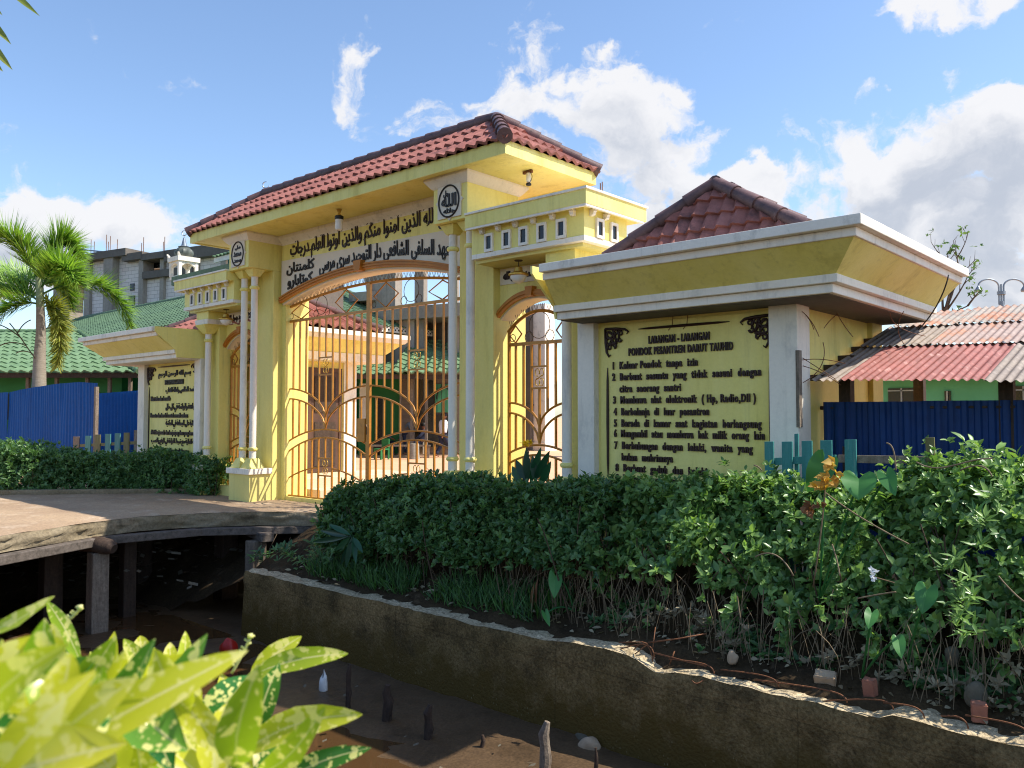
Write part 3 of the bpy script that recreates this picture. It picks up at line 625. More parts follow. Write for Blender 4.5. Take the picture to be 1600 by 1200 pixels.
for sgn, side in ((-1, 'L'), (1, 'R')):
    px = XC + sgn * 2.73
    g = G(); g.box(px - .33, px + .33, 8.27, 8.95, -.35, 4.06); g.box(px - .33, px + .33, 7.76, 8.8, 4.06, 4.6)
    pier = build('pier', g, 'yellow_paint', gw, bevel=.008)
    jx = px - sgn * .33; build('jamb', G().box(jx, jx - sgn * .12, 8.46, 8.945, -.3, 4.0), 'yellow_paint', pier)
    build('crown_moulding', G().rings([(px - .335, px + .335, 7.755, 8.805, 4.54), (px - .36, px + .36, 7.73, 8.83, 4.56), (px - .43, px + .43, 7.66, 8.9, 4.65), (px - .43, px + .43, 7.66, 8.9, 4.68)]), 'white_trim', pier)
    build('pedestal', G().box(px - .345, px + .345, 7.82, 8.262, -.35, .39), 'yellow_paint_aged', pier, bevel=.006)
    build('pedestal_band', G().box(px - .385, px + .385, 7.78, 8.258, .39, .49), 'white_trim', pier, bevel=.008)
    for c in (-.17, .17):
        cx = px + c; cy = 7.985
        build('capital', frustum(cx, cy, 3.93, .07, 4.057, .135), 'yellow_paint', pier, bevel=.004); build('column_base', G().rings([(cx - .16, cx + .16, cy - .16, cy + .16, .492), (cx - .078, cx + .078, cy - .078, cy + .078, .67)]), 'yellow_paint', pier, bevel=.01)
        colonnette(cx, cy, .67, 3.93, pier, .83, 3.73)
    medallion(pier, px, 7.757, 4.33, [('محمد', -.13, .13, -.04, .11), ('\u0645\u062d\u0645\u062f', -.11, .12, -.15, .08), ('صلى', -.08, .1, .09, .06)] if sgn < 0 else [('الله', -.14, .15, -.07, .16), ('جل', -.1, .0, .08, .07), ('جلاله', -.1, .12, -.16, .06)], 0)
# arch under the lintel
XA0, XA1 = -13.13, -8.47; Zs, Za = 3.47, 3.80
half = (XA1 - XA0) / 2; rise = Za - Zs; AR = (half * half + rise * rise) / (2 * rise); AZ = Za - AR
def archz(x, add=0): return AZ + math.sqrt(max((AR + add) ** 2 - (x - XC) ** 2, 0))
ax = [XA0 + (XA1 - XA0) * i / 48 for i in range(49)]
lin_ = build('lintel', G().prism([(x, archz(x)) for x in ax] + [(XA1, 4.68), (XA0, 4.68)], 8.4, 8.72), 'yellow_paint', gw)
build('inscription_panel', G().prism([(x, archz(x) + .08) for x in ax] + [(XA1, 4.15), (XA0, 4.24)], 8.388, 8.41), 'cream_panel', lin_)
g = G()
for a0, a1, y0 in ((0, .1, 8.345), (.03, .05, 8.325), (.075, .1, 8.33)): g.prism([(x, archz(x) + a0) for x in ax] + [(x, archz(x) + a1) for x in ax[::-1]], y0, 8.4)
g.prism([(XC - .07, archz(XC) - .02), (XC + .07, archz(XC) - .02), (XC + .1, archz(XC) + .15), (XC - .1, archz(XC) + .15)], 8.29, 8.4); build('arch_trim', g, 'orange_trim', lin_)
build('arch_soffit', G().prism([(x, archz(x) - .035) for x in ax] + [(x, archz(x) - .002) for x in ax[::-1]], 8.42, 8.75), 'cream_panel', lin_)
build('crown_moulding', G().prism([(8.4, 4.52), (8.385, 4.55), (8.31, 4.63), (8.31, 4.68), (8.4, 4.68)], XA0, XA1, 'x'), 'white_trim', lin_)
g = G(); letters(g, arabic('يرفع الله الذين آمنوا منكم والذين أوتوا العلم درجات'), -12.86, -8.62, 4.315, .22, 8.40, .018, .016); 
for i_, x in enumerate(np.arange(-12.8, -8.7, .085)): g.obox((x, 8.386, (4.545 if i_ % 3 else 4.30) + .02 * math.sin(x * 9)), (.05, 0, .022 if i_ % 4 else -.01), (0, .012, 0), (0, 0, .012))
build('inscription', g, 'brown_letter', lin_, fix=False)
g = G(); bend = lambda x: (archz(x, .1) - archz(XC, .1)) * .75
letters(g, arabic('معهد السلفى الشافعى دار التوحيد سرى مرسى'), -11.95, -8.62, 3.96, .22, 8.388, .018, .018, bend)
letters(g, arabic('كلمنتان'), -12.95, -12.1, 4.0, .16, 8.388, .018, .025); letters(g, arabic('كوتابارو'), -12.92, -12.15, 3.76, .17, 8.388, .018, .03)
build('inscription', g, 'black_letter', lin_, fix=False)
# soffit, fascia and the tiled roof
FX0, FX1, FY0, FY1 = -14.83, -6.82, 7.5, 9.4
build('soffit', G().box(FX0 + .06, FX1 - .06, FY0 + .06, FY1 - .06, 4.682, 4.74), 'yellow_paint', gw)
g = G()
for t in ((FX0, FX1, FY0, FY0 + .06), (FX0, FX1, FY1 - .06, FY1), (FX0, FX0 + .06, FY0 + .06, FY1 - .06), (FX1 - .06, FX1, FY0 + .06, FY1 - .06)): g.box(t[0], t[1], t[2], t[3], 4.665, 4.84)
build('fascia', g, 'yellow_paint', gw)
hip_roof('roof', gw, FX0 - .02, FX1 + .03, FY0 - .04, FY1 + .04, 4.85, 5.60, -13.8, -7.85, 8.45, 8.45, 3, ('roof_tile_red', 'ridge_tile'), .185, .021, .095)

# ---- the two lower side bays of the gateway
for sgn in (1, -1):
    mx = (lambda x: x) if sgn > 0 else (lambda x: 2 * XC - x)
    bay = build('side_bay', G().box(mx(-7.75), mx(-5.88), 7.86, 8.76, 3.56, 3.92), 'yellow_paint', gw)
    build('bay_cornice', G().box(mx(-7.735), mx(-5.74), 7.71, 9.0, 3.9, 4.07), 'yellow_paint', bay); build('coping', G().box(mx(-7.73), mx(-5.72), 7.69, 9.02, 4.07, 4.1), 'white_trim', bay, bevel=.004)
    g = G(); g.box(mx(-7.73), mx(-5.745), 7.715, 7.75, 3.872, 3.9).box(mx(-5.78), mx(-5.745), 7.75, 8.95, 3.872, 3.9); build('bed_moulding', g, 'white_trim', bay)
    build('string_band', G().box(mx(-7.74), mx(-5.865), 7.845, 8.775, 3.5, 3.565), 'white_paint', bay, bevel=.005)
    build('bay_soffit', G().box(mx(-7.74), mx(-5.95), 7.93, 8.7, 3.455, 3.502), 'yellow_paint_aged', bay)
    for wx in (765, 792.5, 819, 847.5, 878):
        x = atY(wx, 370, 7.86).x; cz = 3.69
        fr = G()
        for q in ((-.075, .075, -.12, -.085), (-.075, .075, .085, .12), (-.075, -.045, -.085, .085), (.045, .075, -.085, .085)): fr.box(mx(x) + q[0], mx(x) + q[1], 7.83, 7.862, cz + q[2], cz + q[3])
        f_ = build('vent_frame', fr, 'white_trim', bay); build('vent_pane', G().box(mx(x) - .046, mx(x) + .046, 7.848, 7.865, cz - .086, cz + .086), 'dark_opening', bay)
    for wy in ((936, 958) if sgn > 0 else ()):
        y = atX(wy, 360, -5.88).y; cz = 3.69; fr = G()
        for q in ((-.075, .075, -.12, -.085), (-.075, .075, .085, .12), (-.075, -.045, -.085, .085), (.045, .075, -.085, .085)): fr.box(-5.882, -5.85, y + q[0], y + q[1], cz + q[2], cz + q[3])
        build('vent_frame', fr, 'white_trim', bay); build('vent_pane', G().box(-5.885, -5.868, y - .046, y + .046, cz - .086, cz + .086), 'dark_opening', bay)
    def corbel(x, y, dx, dy):
        g = G(); w = .027
        a = [(0, 0), (.075, 0), (.075, -.025), (.06, -.035), (.06, -.055), (.045, -.07), (.02, -.075), (0, -.075)]
        if dy: g.prism([(y - p, 3.888 + q) for p, q in a], x - w, x + w, 'x')
        else: g.prism([(x + dx * p, 3.888 + q) for p, q in a], y - w, y + w)
        build('corbel', g, 'white_trim', bay)
    for wx in (751, 776, 803, 831, 861, 892.5): corbel(mx(atY(wx, 350, 7.8).x), 7.858, 0, 1)
    for wy in (926, 947): corbel(mx(-5.878), atX(wy, 345, -5.85).y, sgn, 0)
    # wall above the small arch, and the outer post that carries the bay
    a0, a1 = -7.74, -6.53; ac = (a0 + a1) / 2; hs = .34
    sz = lambda x, add=0: 2.78 - .62 + math.sqrt(max((.86 + add) ** 2 - (x - ac) ** 2, 0))
    sx = [a0 + (a1 - a0) * i / 28 for i in range(29)]
    bw = build('bay_wall', G().prism([(mx(x), sz(x)) for x in sx] + [(mx(a1), 3.46), (mx(a0), 3.46)], 8.4, 8.68), 'yellow_paint', gw)
    g = G(); g.prism([(mx(x), sz(x)) for x in sx] + [(mx(x), sz(x) + .085) for x in sx[::-1]], 8.34, 8.4); g.prism([(mx(x), sz(x) + .03) for x in sx] + [(mx(x), sz(x) + .055) for x in sx[::-1]], 8.325, 8.36)
    g.prism([(mx(ac) - .045, sz(ac) - .01), (mx(ac) + .045, sz(ac) - .01), (mx(ac) + .065, sz(ac) + .12), (mx(ac) - .065, sz(ac) + .12)], 8.3, 8.4); build('arch_trim', g, 'orange_trim', bw)
    build('arch_soffit', G().prism([(mx(x), sz(x) - .03) for x in sx] + [(mx(x), sz(x) - .002) for x in sx[::-1]], 8.42, 8.7), 'cream_panel', bw)
    build('inscription_panel', G().box(mx(-7.72), mx(-6.56), 8.385, 8.405, 3.22, 3.44), 'cream_panel', bw)
    g = G(); xa, xb = sorted((mx(-7.66), mx(-6.62))); letters(g, arabic('لا اله الا الله محمد رسول الله'), xa, xb, 3.29, .1, 8.385, .014, .035, shear=.25); build('inscription', g, 'brown_letter', bw, fix=False)
    ps = build('outer_post', G().box(mx(-6.53), mx(-6.15), 8.25, 8.7, -.35, 3.46), 'yellow_paint', gw, bevel=.006)
    build('post_block', G().box(mx(-6.58), mx(-6.12), 7.99, 8.71, 3.2, 3.462), 'yellow_paint', ps); build('block_band', G().rings([(mx(-6.585), mx(-6.115), 7.975, 8.3, 3.21), (mx(-6.6), mx(-6.1), 7.96, 8.3, 3.3)]), 'white_trim', ps)
    cx = mx(-6.35); cy = 8.12
    build('capital', frustum(cx, cy, 3.03, .075, 3.2, .19), 'yellow_paint', ps, bevel=.004); colonnette(cx, cy, .66, 3.04, ps, .81, 2.9)
    build('column_base', G().rings([(cx - .17, cx + .17, cy - .17, cy + .12, .49), (cx - .078, cx + .078, cy - .078, cy + .078, .67)]), 'yellow_paint', ps); build('pedestal_band', G().box(cx - .24, cx + .24, cy - .24, 8.26, .39, .49), 'white_trim', ps, bevel=.006)
    build('pedestal', G().box(cx - .2, cx + .2, cy - .2, 8.255, -.35, .39), 'yellow_paint', ps)
    build('low_wall', G().box(mx(-7.735), mx(-6.15), 8.15, 8.3, -.35, .1), 'yellow_paint_aged', gw)
build('sill', G().box(XA0, XA1, 8.48, 8.74, -.3, -.02), 'yellow_paint', gw)

# ---- iron gates
def curve_pts(f, x0, x1, n=14): return [(x0 + (x1 - x0) * i / n, f(x0 + (x1 - x0) * i / n)) for i in range(n + 1)]
def leafgate(par, x0, x1, Y, zb, zrail, top, nb, post_r, rich, zs):
    """one leaf of a gate: frame with arched top, V and hump curves, bars, diamonds, rings, spikes. zs scales heights of the lower pattern"""
    w = x1 - x0; xm = (x0 + x1) / 2; r = .013; P = lambda pts: [(x, Y, z) for x, z in pts]
    vz = [(1.92, 1.40), (1.74, 1.21)] if rich else [(1.60, 1.27), (1.46, 1.05)]; hz = [(.94, 1.19), (.75, 1.05)] if rich else [(.90, 1.03), (.76, .9)]
    fr = G()
    fr.box(x0, x0 + post_r, Y - post_r / 2, Y + post_r / 2, zb, top(x0)); fr.box(x1 - post_r, x1, Y - post_r / 2, Y + post_r / 2, zb, top(x1))
    fr.box(x0 + post_r, x1 - post_r, Y - .02, Y + .02, zb, zb + .035); fr.box(x0 + post_r, x1 - post_r, Y - .022, Y + .022, zrail - .025, zrail + .02)
    fr.tube(P(curve_pts(top, x0, x1, 16)), .024, 6)
    vfun = []
    for (zo, zi) in vz:   # quarter arcs that swoop down into a V
        for s in (-1, 1):
            f = lambda x, zo=zo, zi=zi: zi + (zo - zi) * math.sqrt(max(0, 1 - (1 - abs(x - xm) / (w / 2)) ** 2.0)) ** 1.15
            xe = x0 if s < 0 else x1; fr.tube(P(curve_pts(f, xm, xe)), .016, 6)
        vfun.append(f)
    hfun = []
    for (zo, zi) in hz:
        f = lambda x, zo=zo, zi=zi: zi - (zi - zo) * (abs(x - xm) / (w / 2)) ** 2.0
        fr.tube(P(curve_pts(f, x0, x1, 20)), .016, 6); hfun.append(f)
    lf = build('gate_leaf', fr, 'gold_metal', par, smooth=True)
    xs = [x0 + w * (i + 1) / (nb + 1) for i in range(nb)]; c = nb // 2
    def bar(x, a, b_):
        if b_ - a > .02: build('bar', G().box(x - .0135, x + .0135, Y - .0135, Y + .0135, a, b_), 'gold_metal', lf)
    sb = (2.14, 2.44) if rich else (1.79, 2.08); sl = (.39, .69) if rich else (.25, .5)
    low = lambda x: (.27 + .26 * (1 - (abs(x - xm) / (w / 2)) ** 2)) if rich else .2
    for i, x in enumerate(xs):
        if i == c:
            bar(x, sb[1], zrail); bar(x, vfun[1](x), sb[0]); bar(x, sl[1], hfun[1](x)); bar(x, zb, sl[0])
        elif abs(i - c) == 1: bar(x, vfun[0](x), zrail); bar(x, zb, hfun[1](x)); 
        else: bar(x, vfun[0](x), zrail); bar(x, hfun[0](x), vfun[1](x)); bar(x, zb, hfun[1](x))
    build('scroll_frame', G().box(xs[c - 1], xs[c + 1], Y - .012, Y + .012, sb[1] - .012, sb[1] + .012).box(xs[c - 1], xs[c + 1], Y - .012, Y + .012, sb[0] - .012, sb[0] + .012).box(xs[c - 1], xs[c + 1], Y - .012, Y + .012, sl[1] - .012, sl[1] + .012).box(xs[c - 1], xs[c + 1], Y - .012, Y + .012, sl[0] - .012, sl[0] + .012), 'gold_metal', lf)
    if rich:
        for s in (-1, 1): build('lower_curve', G().tube(P(curve_pts(low, xm + s * w / (nb + 1), x0 if s < 0 else x1)), .014, 6), 'gold_metal', lf, smooth=True)
    for (a, b_) in (sb, sl):
        h = b_ - a; sc = G(); mz = (a + b_) / 2; k = h * .24
        for s in (-1, 1):
            sc.tube(P([(xm + s * (k * .55 + k * .5 * math.cos(q)), mz + k * .95 + k * .75 * math.sin(q)) for q in [R(-120 + 330 * i / 14) for i in range(15)]]), .006, 5)
            sc.tube(P([(xm + s * (k * .45 + k * .55 * math.cos(q)), mz - k * .95 + k * .75 * math.sin(q)) for q in [R(120 - 330 * i / 14) for i in range(15)]]), .006, 5)
        sc.tube(P([(xm - k * .7, mz - k * .4), (xm, mz), (xm + k * .7, mz + k * .4)]), .007, 5); build('scroll', sc, 'brass', lf, smooth='all')
    def diamond(cx, hw, zt_, zb_, cut=None):
        zm = (zt_ + zb_) / 2; build('diamond', G().tube(P([(cx - hw, zm), (cx, zt_), (cx + hw, zm), (cx, zb_)]), .014, 5, closed=True), 'gold_metal', lf)
    ds = [x0 + w * f for f in ((.18, .74) if rich else (.12, .86))]
    for dx in ds: diamond(dx, w * (.13 if rich else .1), top(dx) - .03, zrail + .02)
    rx = x0 + w * (.44 if rich else .5); hh = (top(rx) - zrail)
    rg = G()
    for (qx, qz, qr) in ((rx, zrail + hh * .55, hh * .42), (rx - hh * .42, zrail + hh * .2, hh * .17), (rx + hh * .42, zrail + hh * .2, hh * .17), (x0 + w * .03 + .05, zrail + .09, .05)):
        rg.tube(P([(qx + qr * math.cos(q), qz + qr * math.sin(q)) for q in [2 * math.pi * i / 20 for i in range(20)]]), .0055, 5, closed=True)
    build('ring', rg, 'thin_iron', lf, smooth='all')
    sp = G(); k = int(w / .105)
    for i in range(k):
        x = x0 + (i + .5) * w / k; z = top(x)
        for dx in (-.035, 0, .035): sp.tube([(x + dx * .1, Y, z), (x + dx, Y + dx * .2, z + .1)], .0035, 4)
    build('spikes', sp, 'thin_iron', lf)
    return lf
gx0, gx1 = -13.17, -8.44; gm = (gx0 + gx1) / 2
gtop = lambda x: 3.40 + .21 * (1 - ((x - gm) / ((gx1 - gx0) / 2)) ** 2)
mg = thing('iron_gate', 'wide golden double gate with diamonds and spikes in the main arch', 'gate', (gm, 8.56, -.03), 'golden iron gates of the gateway')
leafgate(mg, gx0, gm, 8.56, -.03, 3.15, gtop, 11, .045, True, 1); leafgate(mg, gm, gx1, 8.56, -.03, 3.15, gtop, 11, .045, True, 1)
g = G().box(gm - .25, gm - .05, 8.52, 8.58, 1.0, 1.38); build('lock_box', g, 'gold_metal', mg, bevel=.008)
build('latch', G().tube([(gm + .03, 8.5, 1.12), (gm + .03, 8.5, 1.24), (gm + .005, 8.5, 1.28)], .012, 6), 'thin_iron', mg)
for sgn, lb in ((1, 'narrow golden single gate beside the rules board, behind the canna plant'), (-1, 'narrow golden single gate half hidden behind the twin columns beside the Arabic board')):
    mx = (lambda x: x) if sgn > 0 else (lambda x: 2 * XC - x)
    a, b_ = sorted((mx(-7.67), mx(-6.55))); m_ = (a + b_) / 2
    sg = thing('iron_gate', lb, 'gate', (m_, 8.5, .05), 'golden iron gates of the gateway')
    leafgate(sg, a, b_, 8.5, .05, 2.4, lambda x: 2.58 + .25 * (1 - ((x - m_) / ((b_ - a) / 2)) ** 2), 7, .035, False, 1)

# ---- lamps under the eaves
def drum_lamp(p, label):
    t = thing('ceiling_lamp', label, 'lamp', p, 'lamps under the gateway eaves'); x, y, z = p
    build('shade', G().lathe([(.05, z - .33), (.062, z - .31), (.062, z - .15), (.055, z - .13)], x, y, 18), 'white_plastic', t, smooth=True)
    build('collar', G().lathe([(.066, z - .165), (.07, z - .15), (.07, z - .115), (.05, z - .1)], x, y, 18), 'black_plastic', t, smooth=True); build('stem', G().lathe([(.03, z - .1), (.02, z - .06), (.035, z - .02), (.045, z)], x, y, 12), 'brass', t, smooth=True)
p = atZ(530, 327, 4.68); drum_lamp((p.x, p.y, 4.68), 'white drum lamp with black band under the main roof, above the arch inscription')
p = atZ(826, 266, 4.68); t = thing('ceiling_lamp', 'broken bare lamp socket hanging from the right end of the main soffit', 'lamp', (p.x, p.y, 4.68), 'lamps under the gateway eaves')
build('socket', G().lathe([(.028, 4.52), (.034, 4.54), (.034, 4.58), (.03, 4.64)], p.x, p.y, 14), 'white_plastic', t, smooth=True); build('bulb_stub', G().lathe([(.03, 4.475), (.036, 4.48), (.036, 4.5), (.03, 4.505)], p.x, p.y, 14), 'black_plastic', t); build('bracket', G().box(p.x - .09, p.x + .06, p.y - .02, p.y + .02, 4.64, 4.675), 'iron_rust', t); build('wire', G().tube(bez([(p.x + .03, p.y, 4.64), (p.x + .09, p.y, 4.6), (p.x + .05, p.y, 4.52), (p.x, p.y, 4.51)]), .004, 4), 'black_plastic', t)
def bowl_lamp(p, label):
    t = thing('pendant_lamp', label, 'lamp', p, 'lamps under the gateway eaves'); x, y, z = p
    build('bowl', G().lathe([(.02, z - .31), (.075, z - .28), (.105, z - .235), (.112, z - .2)], x, y, 20), 'frosted_glass', t, smooth=True); build('rim', G().lathe([(.112, z - .21), (.135, z - .2), (.135, z - .185), (.06, z - .15), (.05, z - .1), (.02, z - .085)], x, y, 20), 'brass', t, smooth=True)
    build('chain', G().tube([(x, y, z - .09), (x, y, z)], .006, 5), 'thin_iron', t); build('rose', G().lathe([(.05, z - .015), (.06, z)], x, y, 14), 'thin_iron', t)
bowl_lamp((-7.13, 8.1, 3.458), 'frosted bowl lamp hanging in front of the short inscription beside the rules board'); bowl_lamp((2 * XC + 7.05, 8.1, 3.458), 'frosted bowl lamp under the left side bay, beside the twin columns')

# ================================================================== the two sign pavilions
def scroll_corner(g, X, Z, sx, y, s):
    """carved corner ornament growing right/left (sx) and down from the corner X,Z"""
    P = lambda pts: [(X + sx * a * s, y - .012, Z - b * s) for a, b in pts]
    def curl(cx, cz, r, a0, a1, w=.05):
        n = 14; g.tube(P([(cx + r * (1 - .6 * i / n) * math.cos(R(a0 + (a1 - a0) * i / n)), cz + r * (1 - .6 * i / n) * math.sin(R(a0 + (a1 - a0) * i / n))) for i in range(n + 1)]), [w * s * (1 - .5 * i / n) for i in range(n + 1)], 5)
    g.tube(P([(0, 0), (.5, .02), (.85, .06), (1.0, .16), (.93, .24)]), [.05 * s, .06 * s, .05 * s, .035 * s, .02 * s], 5)
    g.tube(P([(0, 0), (.02, .5), (.06, .85), (.16, 1.02), (.24, .95)]), [.05 * s, .06 * s, .05 * s, .035 * s, .02 * s], 5)
    for c in ((.2, .2, .16, 0, 400), (.46, .16, .13, 90, 480), (.16, .46, .13, 0, -390), (.42, .42, .13, 45, 420), (.68, .2, .11, 120, 470), (.2, .68, .11, -30, -400), (.62, .42, .09, 0, 330), (.4, .62, .09, 90, -260)): curl(*c)
    for a, b in (((.1, .1), (.5, .5)), ((.3, .05), (.45, .35)), ((.05, .3), (.35, .45)), ((.55, .12), (.6, .4)), ((.12, .55), (.4, .6)), ((.5, .5), (.58, .3)), ((.5, .5), (.3, .58))): g.tube(P([a, ((a[0] + b[0]) / 2 + .05, (a[1] + b[1]) / 2 - .05), b]), .035 * s, 5)
for sgn in (1, -1):
    mx = (lambda x: x) if sgn > 0 else (lambda x: 2 * XC - x)
    lb = 'low yellow pavilion with the numbered Indonesian rules board and a small red tiled roof' if sgn > 0 else 'low yellow pavilion with the Arabic and Indonesian board beside the palm and blue fence'
    pv = thing('sign_pavilion', lb, 'pavilion', (mx(-4.7), 8.2, -.13), 'pavilions flanking the gateway')
    build('sign_wall', G().box(mx(-5.93), mx(-3.66), 8.17, 8.4, -.35, 2.6), 'yellow_paint', pv)
    build('pillar', G().box(mx(-6.145), mx(-5.9), 8.07, 8.41, -.35, 2.56), 'white_paint', pv, bevel=.006); build('pillar', G().box(mx(-3.69), mx(-3.39), 8.07, 8.39, -.35, 2.56), 'white_paint', pv, bevel=.006)
    YB = 10.66 if sgn > 0 else 9.0
    build('side_wall', G().box(mx(-3.66), mx(-3.46), 8.39, YB - .35, -.35, 2.58), 'yellow_paint', pv); build('pillar', G().box(mx(-3.66), mx(-3.4), YB - .35, YB, -.35, 2.56), 'yellow_paint_aged', pv)
    build('back_wall', G().box(mx(-6.14), mx(-3.66), YB - .2, YB - .02, -.35, 2.58), 'yellow_paint', pv)
    g = G(); g.rings([(mx(-6.09), mx(-2.85), 7.6, YB + .05, 2.545), (mx(-6.09), mx(-2.85), 7.6, YB + .05, 2.63)]); g.rings([(mx(-6.1), mx(-2.79), 7.55, YB + .06, 2.632), (mx(-6.1), mx(-2.79), 7.55, YB + .06, 2.71)])
    build('cornice_band', g, 'white_paint', pv, bevel=.006)
    build('cornice_slope', G().rings([(mx(-6.08), mx(-2.81), 7.57, YB + .04, 2.708), (mx(-6.0), mx(-2.53), 7.26, YB + .04, 2.965)]), 'yellow_paint', pv)
    g = G(); g.rings([(mx(-6.01), mx(-2.51), 7.24, YB + .06, 2.962), (mx(-6.01), mx(-2.505), 7.235, YB + .06, 3.04)]); g.rings([(mx(-6.0), mx(-2.44), 7.16, YB + .07, 3.041), (mx(-6.0), mx(-2.44), 7.16, YB + .07, 3.135)])
    build('cornice_band', g, 'white_trim', pv, bevel=.008)
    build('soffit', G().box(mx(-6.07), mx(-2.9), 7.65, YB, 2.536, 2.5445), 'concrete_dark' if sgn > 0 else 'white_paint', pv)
    if sgn > 0:
        hip_roof('roof', pv, -5.16, -2.96, 7.29, 8.75, 3.09, 3.78, -4.06, -4.05, 7.66, 8.3, 4, ('roof_tile_red', 'ridge_tile'), .158, .02, .075)
    build('cornice_end', G().prism([(7.165, 3.125), (7.165, 3.04), (7.25, 2.96), (7.57, 2.7), (7.6, 2.56), (8.39, 2.56), (8.39, 3.125)], mx(-6.095), mx(-6.125), 'x'), 'yellow_paint', pv)
    bd = build('sign_board', G().box(mx(-5.86), mx(-3.72), 8.155, 8.172, .1, 2.5), 'yellow_paint', pv)
    if sgn > 0:
        q = lambda x, y: atY(900 + x / 3.53, 440 + y / 3.53, 8.14)
        rows = [('LARANGAN - LARANGAN', 400, 735, 337, 322, 1), ('PONDOK PESANTREN DARUT TAUHID', 290, 865, 410, 372, 1), ('1  Keluar Pondok  tanpa  izin', 203, 670, 485, 460, 0), ('2  Berbuat  sesuatu  yang  tidak  sesuai  dengan', 200, 1020, 550, 512, 0), ('citra  seorang  santri', 240, 577, 612, 600, 0), ('3  Membawa  alat  elektronik  ( Hp, Radio,Dll )', 205, 990, 672, 662, 0), ('4  Berbelanja  di  luar  pesantren', 208, 733, 738, 734, 0), ('5  Berada  di  kamar  saat  kegiatan  berlangsung', 210, 1022, 800, 805, 0), ('6  Mengambil  atau  membawa  hak  milik  orang  lain', 210, 1040, 858, 868, 0), ('7  Berhubungan  dengan  lelaki,  wanita  yang', 212, 973, 922, 942, 0), ('bukan  muhrimnya', 252, 533, 985, 997, 0), ('8  Berbuat  gaduh  dan  kelahi', 218, 720, 1048, 1065, 0), ('9  Bermain  dan  tidur  di  luar  kamar', 220, 830, 1108, 1130, 0)]
        g = G()
        for body, x0, x1, y0, y1, hd in rows:
            a, b_ = q(x0, y0), q(x1, y1); letters(g, body, a.x, b_.x, (a.z + b_.z) / 2, .082 if hd else .083, 8.155, .022, .034 if hd else .03, sp=1.22)
        build('lettering', g, 'brown_letter', bd, fix=False)
        cA, cB, bars = q(160, 262), q(1070, 193), [(q(340, 262), q(845, 212)), (q(172, 475), q(190, 1075)), (q(1068, 425), q(1082, 1000))]; os_ = .33
        for (x, y) in ((540, 145), (620, 130)): pass
    else:
        q = lambda x, y: atY(x / 4, 500 + y / 4, 8.14)
        rows = [(arabic('بسم الله الرحمن الرحيم'), 990, 1190, 352, .1), ('PEDOMAN SANTRI', 1030, 1145, 405, .1), (arabic('المقصد الخالص واعانة الاداب'), 1035, 1235, 452, .1), ('Niat tulus dan beradab', 942, 1063, 507, .1), (arabic('المجاهدة والرياضة في كل حال'), 1035, 1235, 556, .11), ("Bersatu dan berdo'a untuk meraih sukses", 940, 1173, 610, .1), (arabic('المواظبة على الجماعة في المكتبة'), 1035, 1237, 657, .11), ('Aktif berjamaah dan berjunjung ilmu yang bermanfaat', 942, 1250, 714, .1), (arabic('الهمة العالية مع ضبط القراءة في الرفع والنسب'), 945, 1237, 763, .1), ('Bercita-cita tinggi, tidak merusak dan gaya', 942, 1180, 822, .1), (arabic('الدستور فضيلة للطالبين والمسلمين'), 945, 1240, 868, .1)]
        g = G()
        for body, x0, x1, y, h in rows: a, b_ = q(x0, y), q(x1, y); letters(g, body, a.x, b_.x, a.z, h, 8.155, .022, .012)
        build('lettering', g, 'black_letter', bd, fix=False)
        cA, cB, bars = q(925, 300), q(1250, 268), [(q(985, 296), q(1185, 276)), (q(932, 420), q(934, 860))]; os_ = .36
    g = G(); scroll_corner(g, cA.x, cA.z, 1, 8.155, os_); build('corner_ornament', g, 'brown_letter', bd, smooth='all'); g = G(); scroll_corner(g, cB.x, cA.z if sgn > 0 else cB.z, -1, 8.155, os_); build('corner_ornament', g, 'brown_letter', bd, smooth='all')
    for a, b_ in bars:
        a = Vector((a.x, 8.147, a.z)); b_ = Vector((b_.x, 8.147, b_.z))
        if abs(a.x - b_.x) > .5: b_.z = a.z
        else: b_.x = a.x
        build('border_rule', G().tube([a, a.lerp(b_, .12), a.lerp(b_, .5), a.lerp(b_, .88), b_], [.004, .014, .018, .014, .004], 6), 'brown_letter', bd)
    if sgn > 0:
        hooks = [bez([(-3.43, 8.2, 2.5), (-3.3, 8.2, 2.42), (-3.2, 8.15, 2.2)]), bez([(-3.43, 8.25, 2.5), (-3.35, 8.3, 2.42), (-3.35, 8.4, 2.3)]), bez([(-3.3, 8.9, 2.52), (-3.25, 8.9, 2.4), (-3.15, 8.95, 2.25)]), bez([(-3.3, 8.9, 2.5), (-3.38, 8.85, 2.42), (-3.4, 8.8, 2.35)]),
                 bez([(-3.39, 8.2, 1.98), (-3.2, 8.25, 2.0), (-3.0, 8.3, 1.93)]), bez([(-3.39, 8.2, 1.92), (-3.2, 8.25, 1.86), (-3.05, 8.3, 1.72)]), bez([(-3.39, 8.2, 1.75), (-3.25, 8.22, 1.82), (-3.15, 8.25, 1.95), (-3.2, 8.25, 2.15)]), bez([(-3.39, 8.2, 2.0), (-3.25, 8.22, 1.9), (-3.1, 8.3, 1.78)]),
                 bez([(-2.8, 9.5, 2.55), (-3.0, 9.6, 2.3), (-2.8, 9.9, 2.1)]), bez([(-2.85, 9.2, 2.5), (-2.9, 9.4, 2.35), (-2.7, 9.9, 2.3)])]
        for h in hooks: build('loose_rebar', G().tube(h, .0042, 5), 'iron_rust', pv, smooth='all')
        build('shutter_board', G().box(-3.405, -3.37, 8.06, 8.13, 1.3, 2.07), 'wood_grey', pv)
        build('cable', G().tube(bez([atX(1482, 430, -2.43), atX(1480, 440, -2.42), atX(1470, 480, -2.5), atX(1435, 515, -2.9)], 14), .008, 5), 'black_plastic', pv)
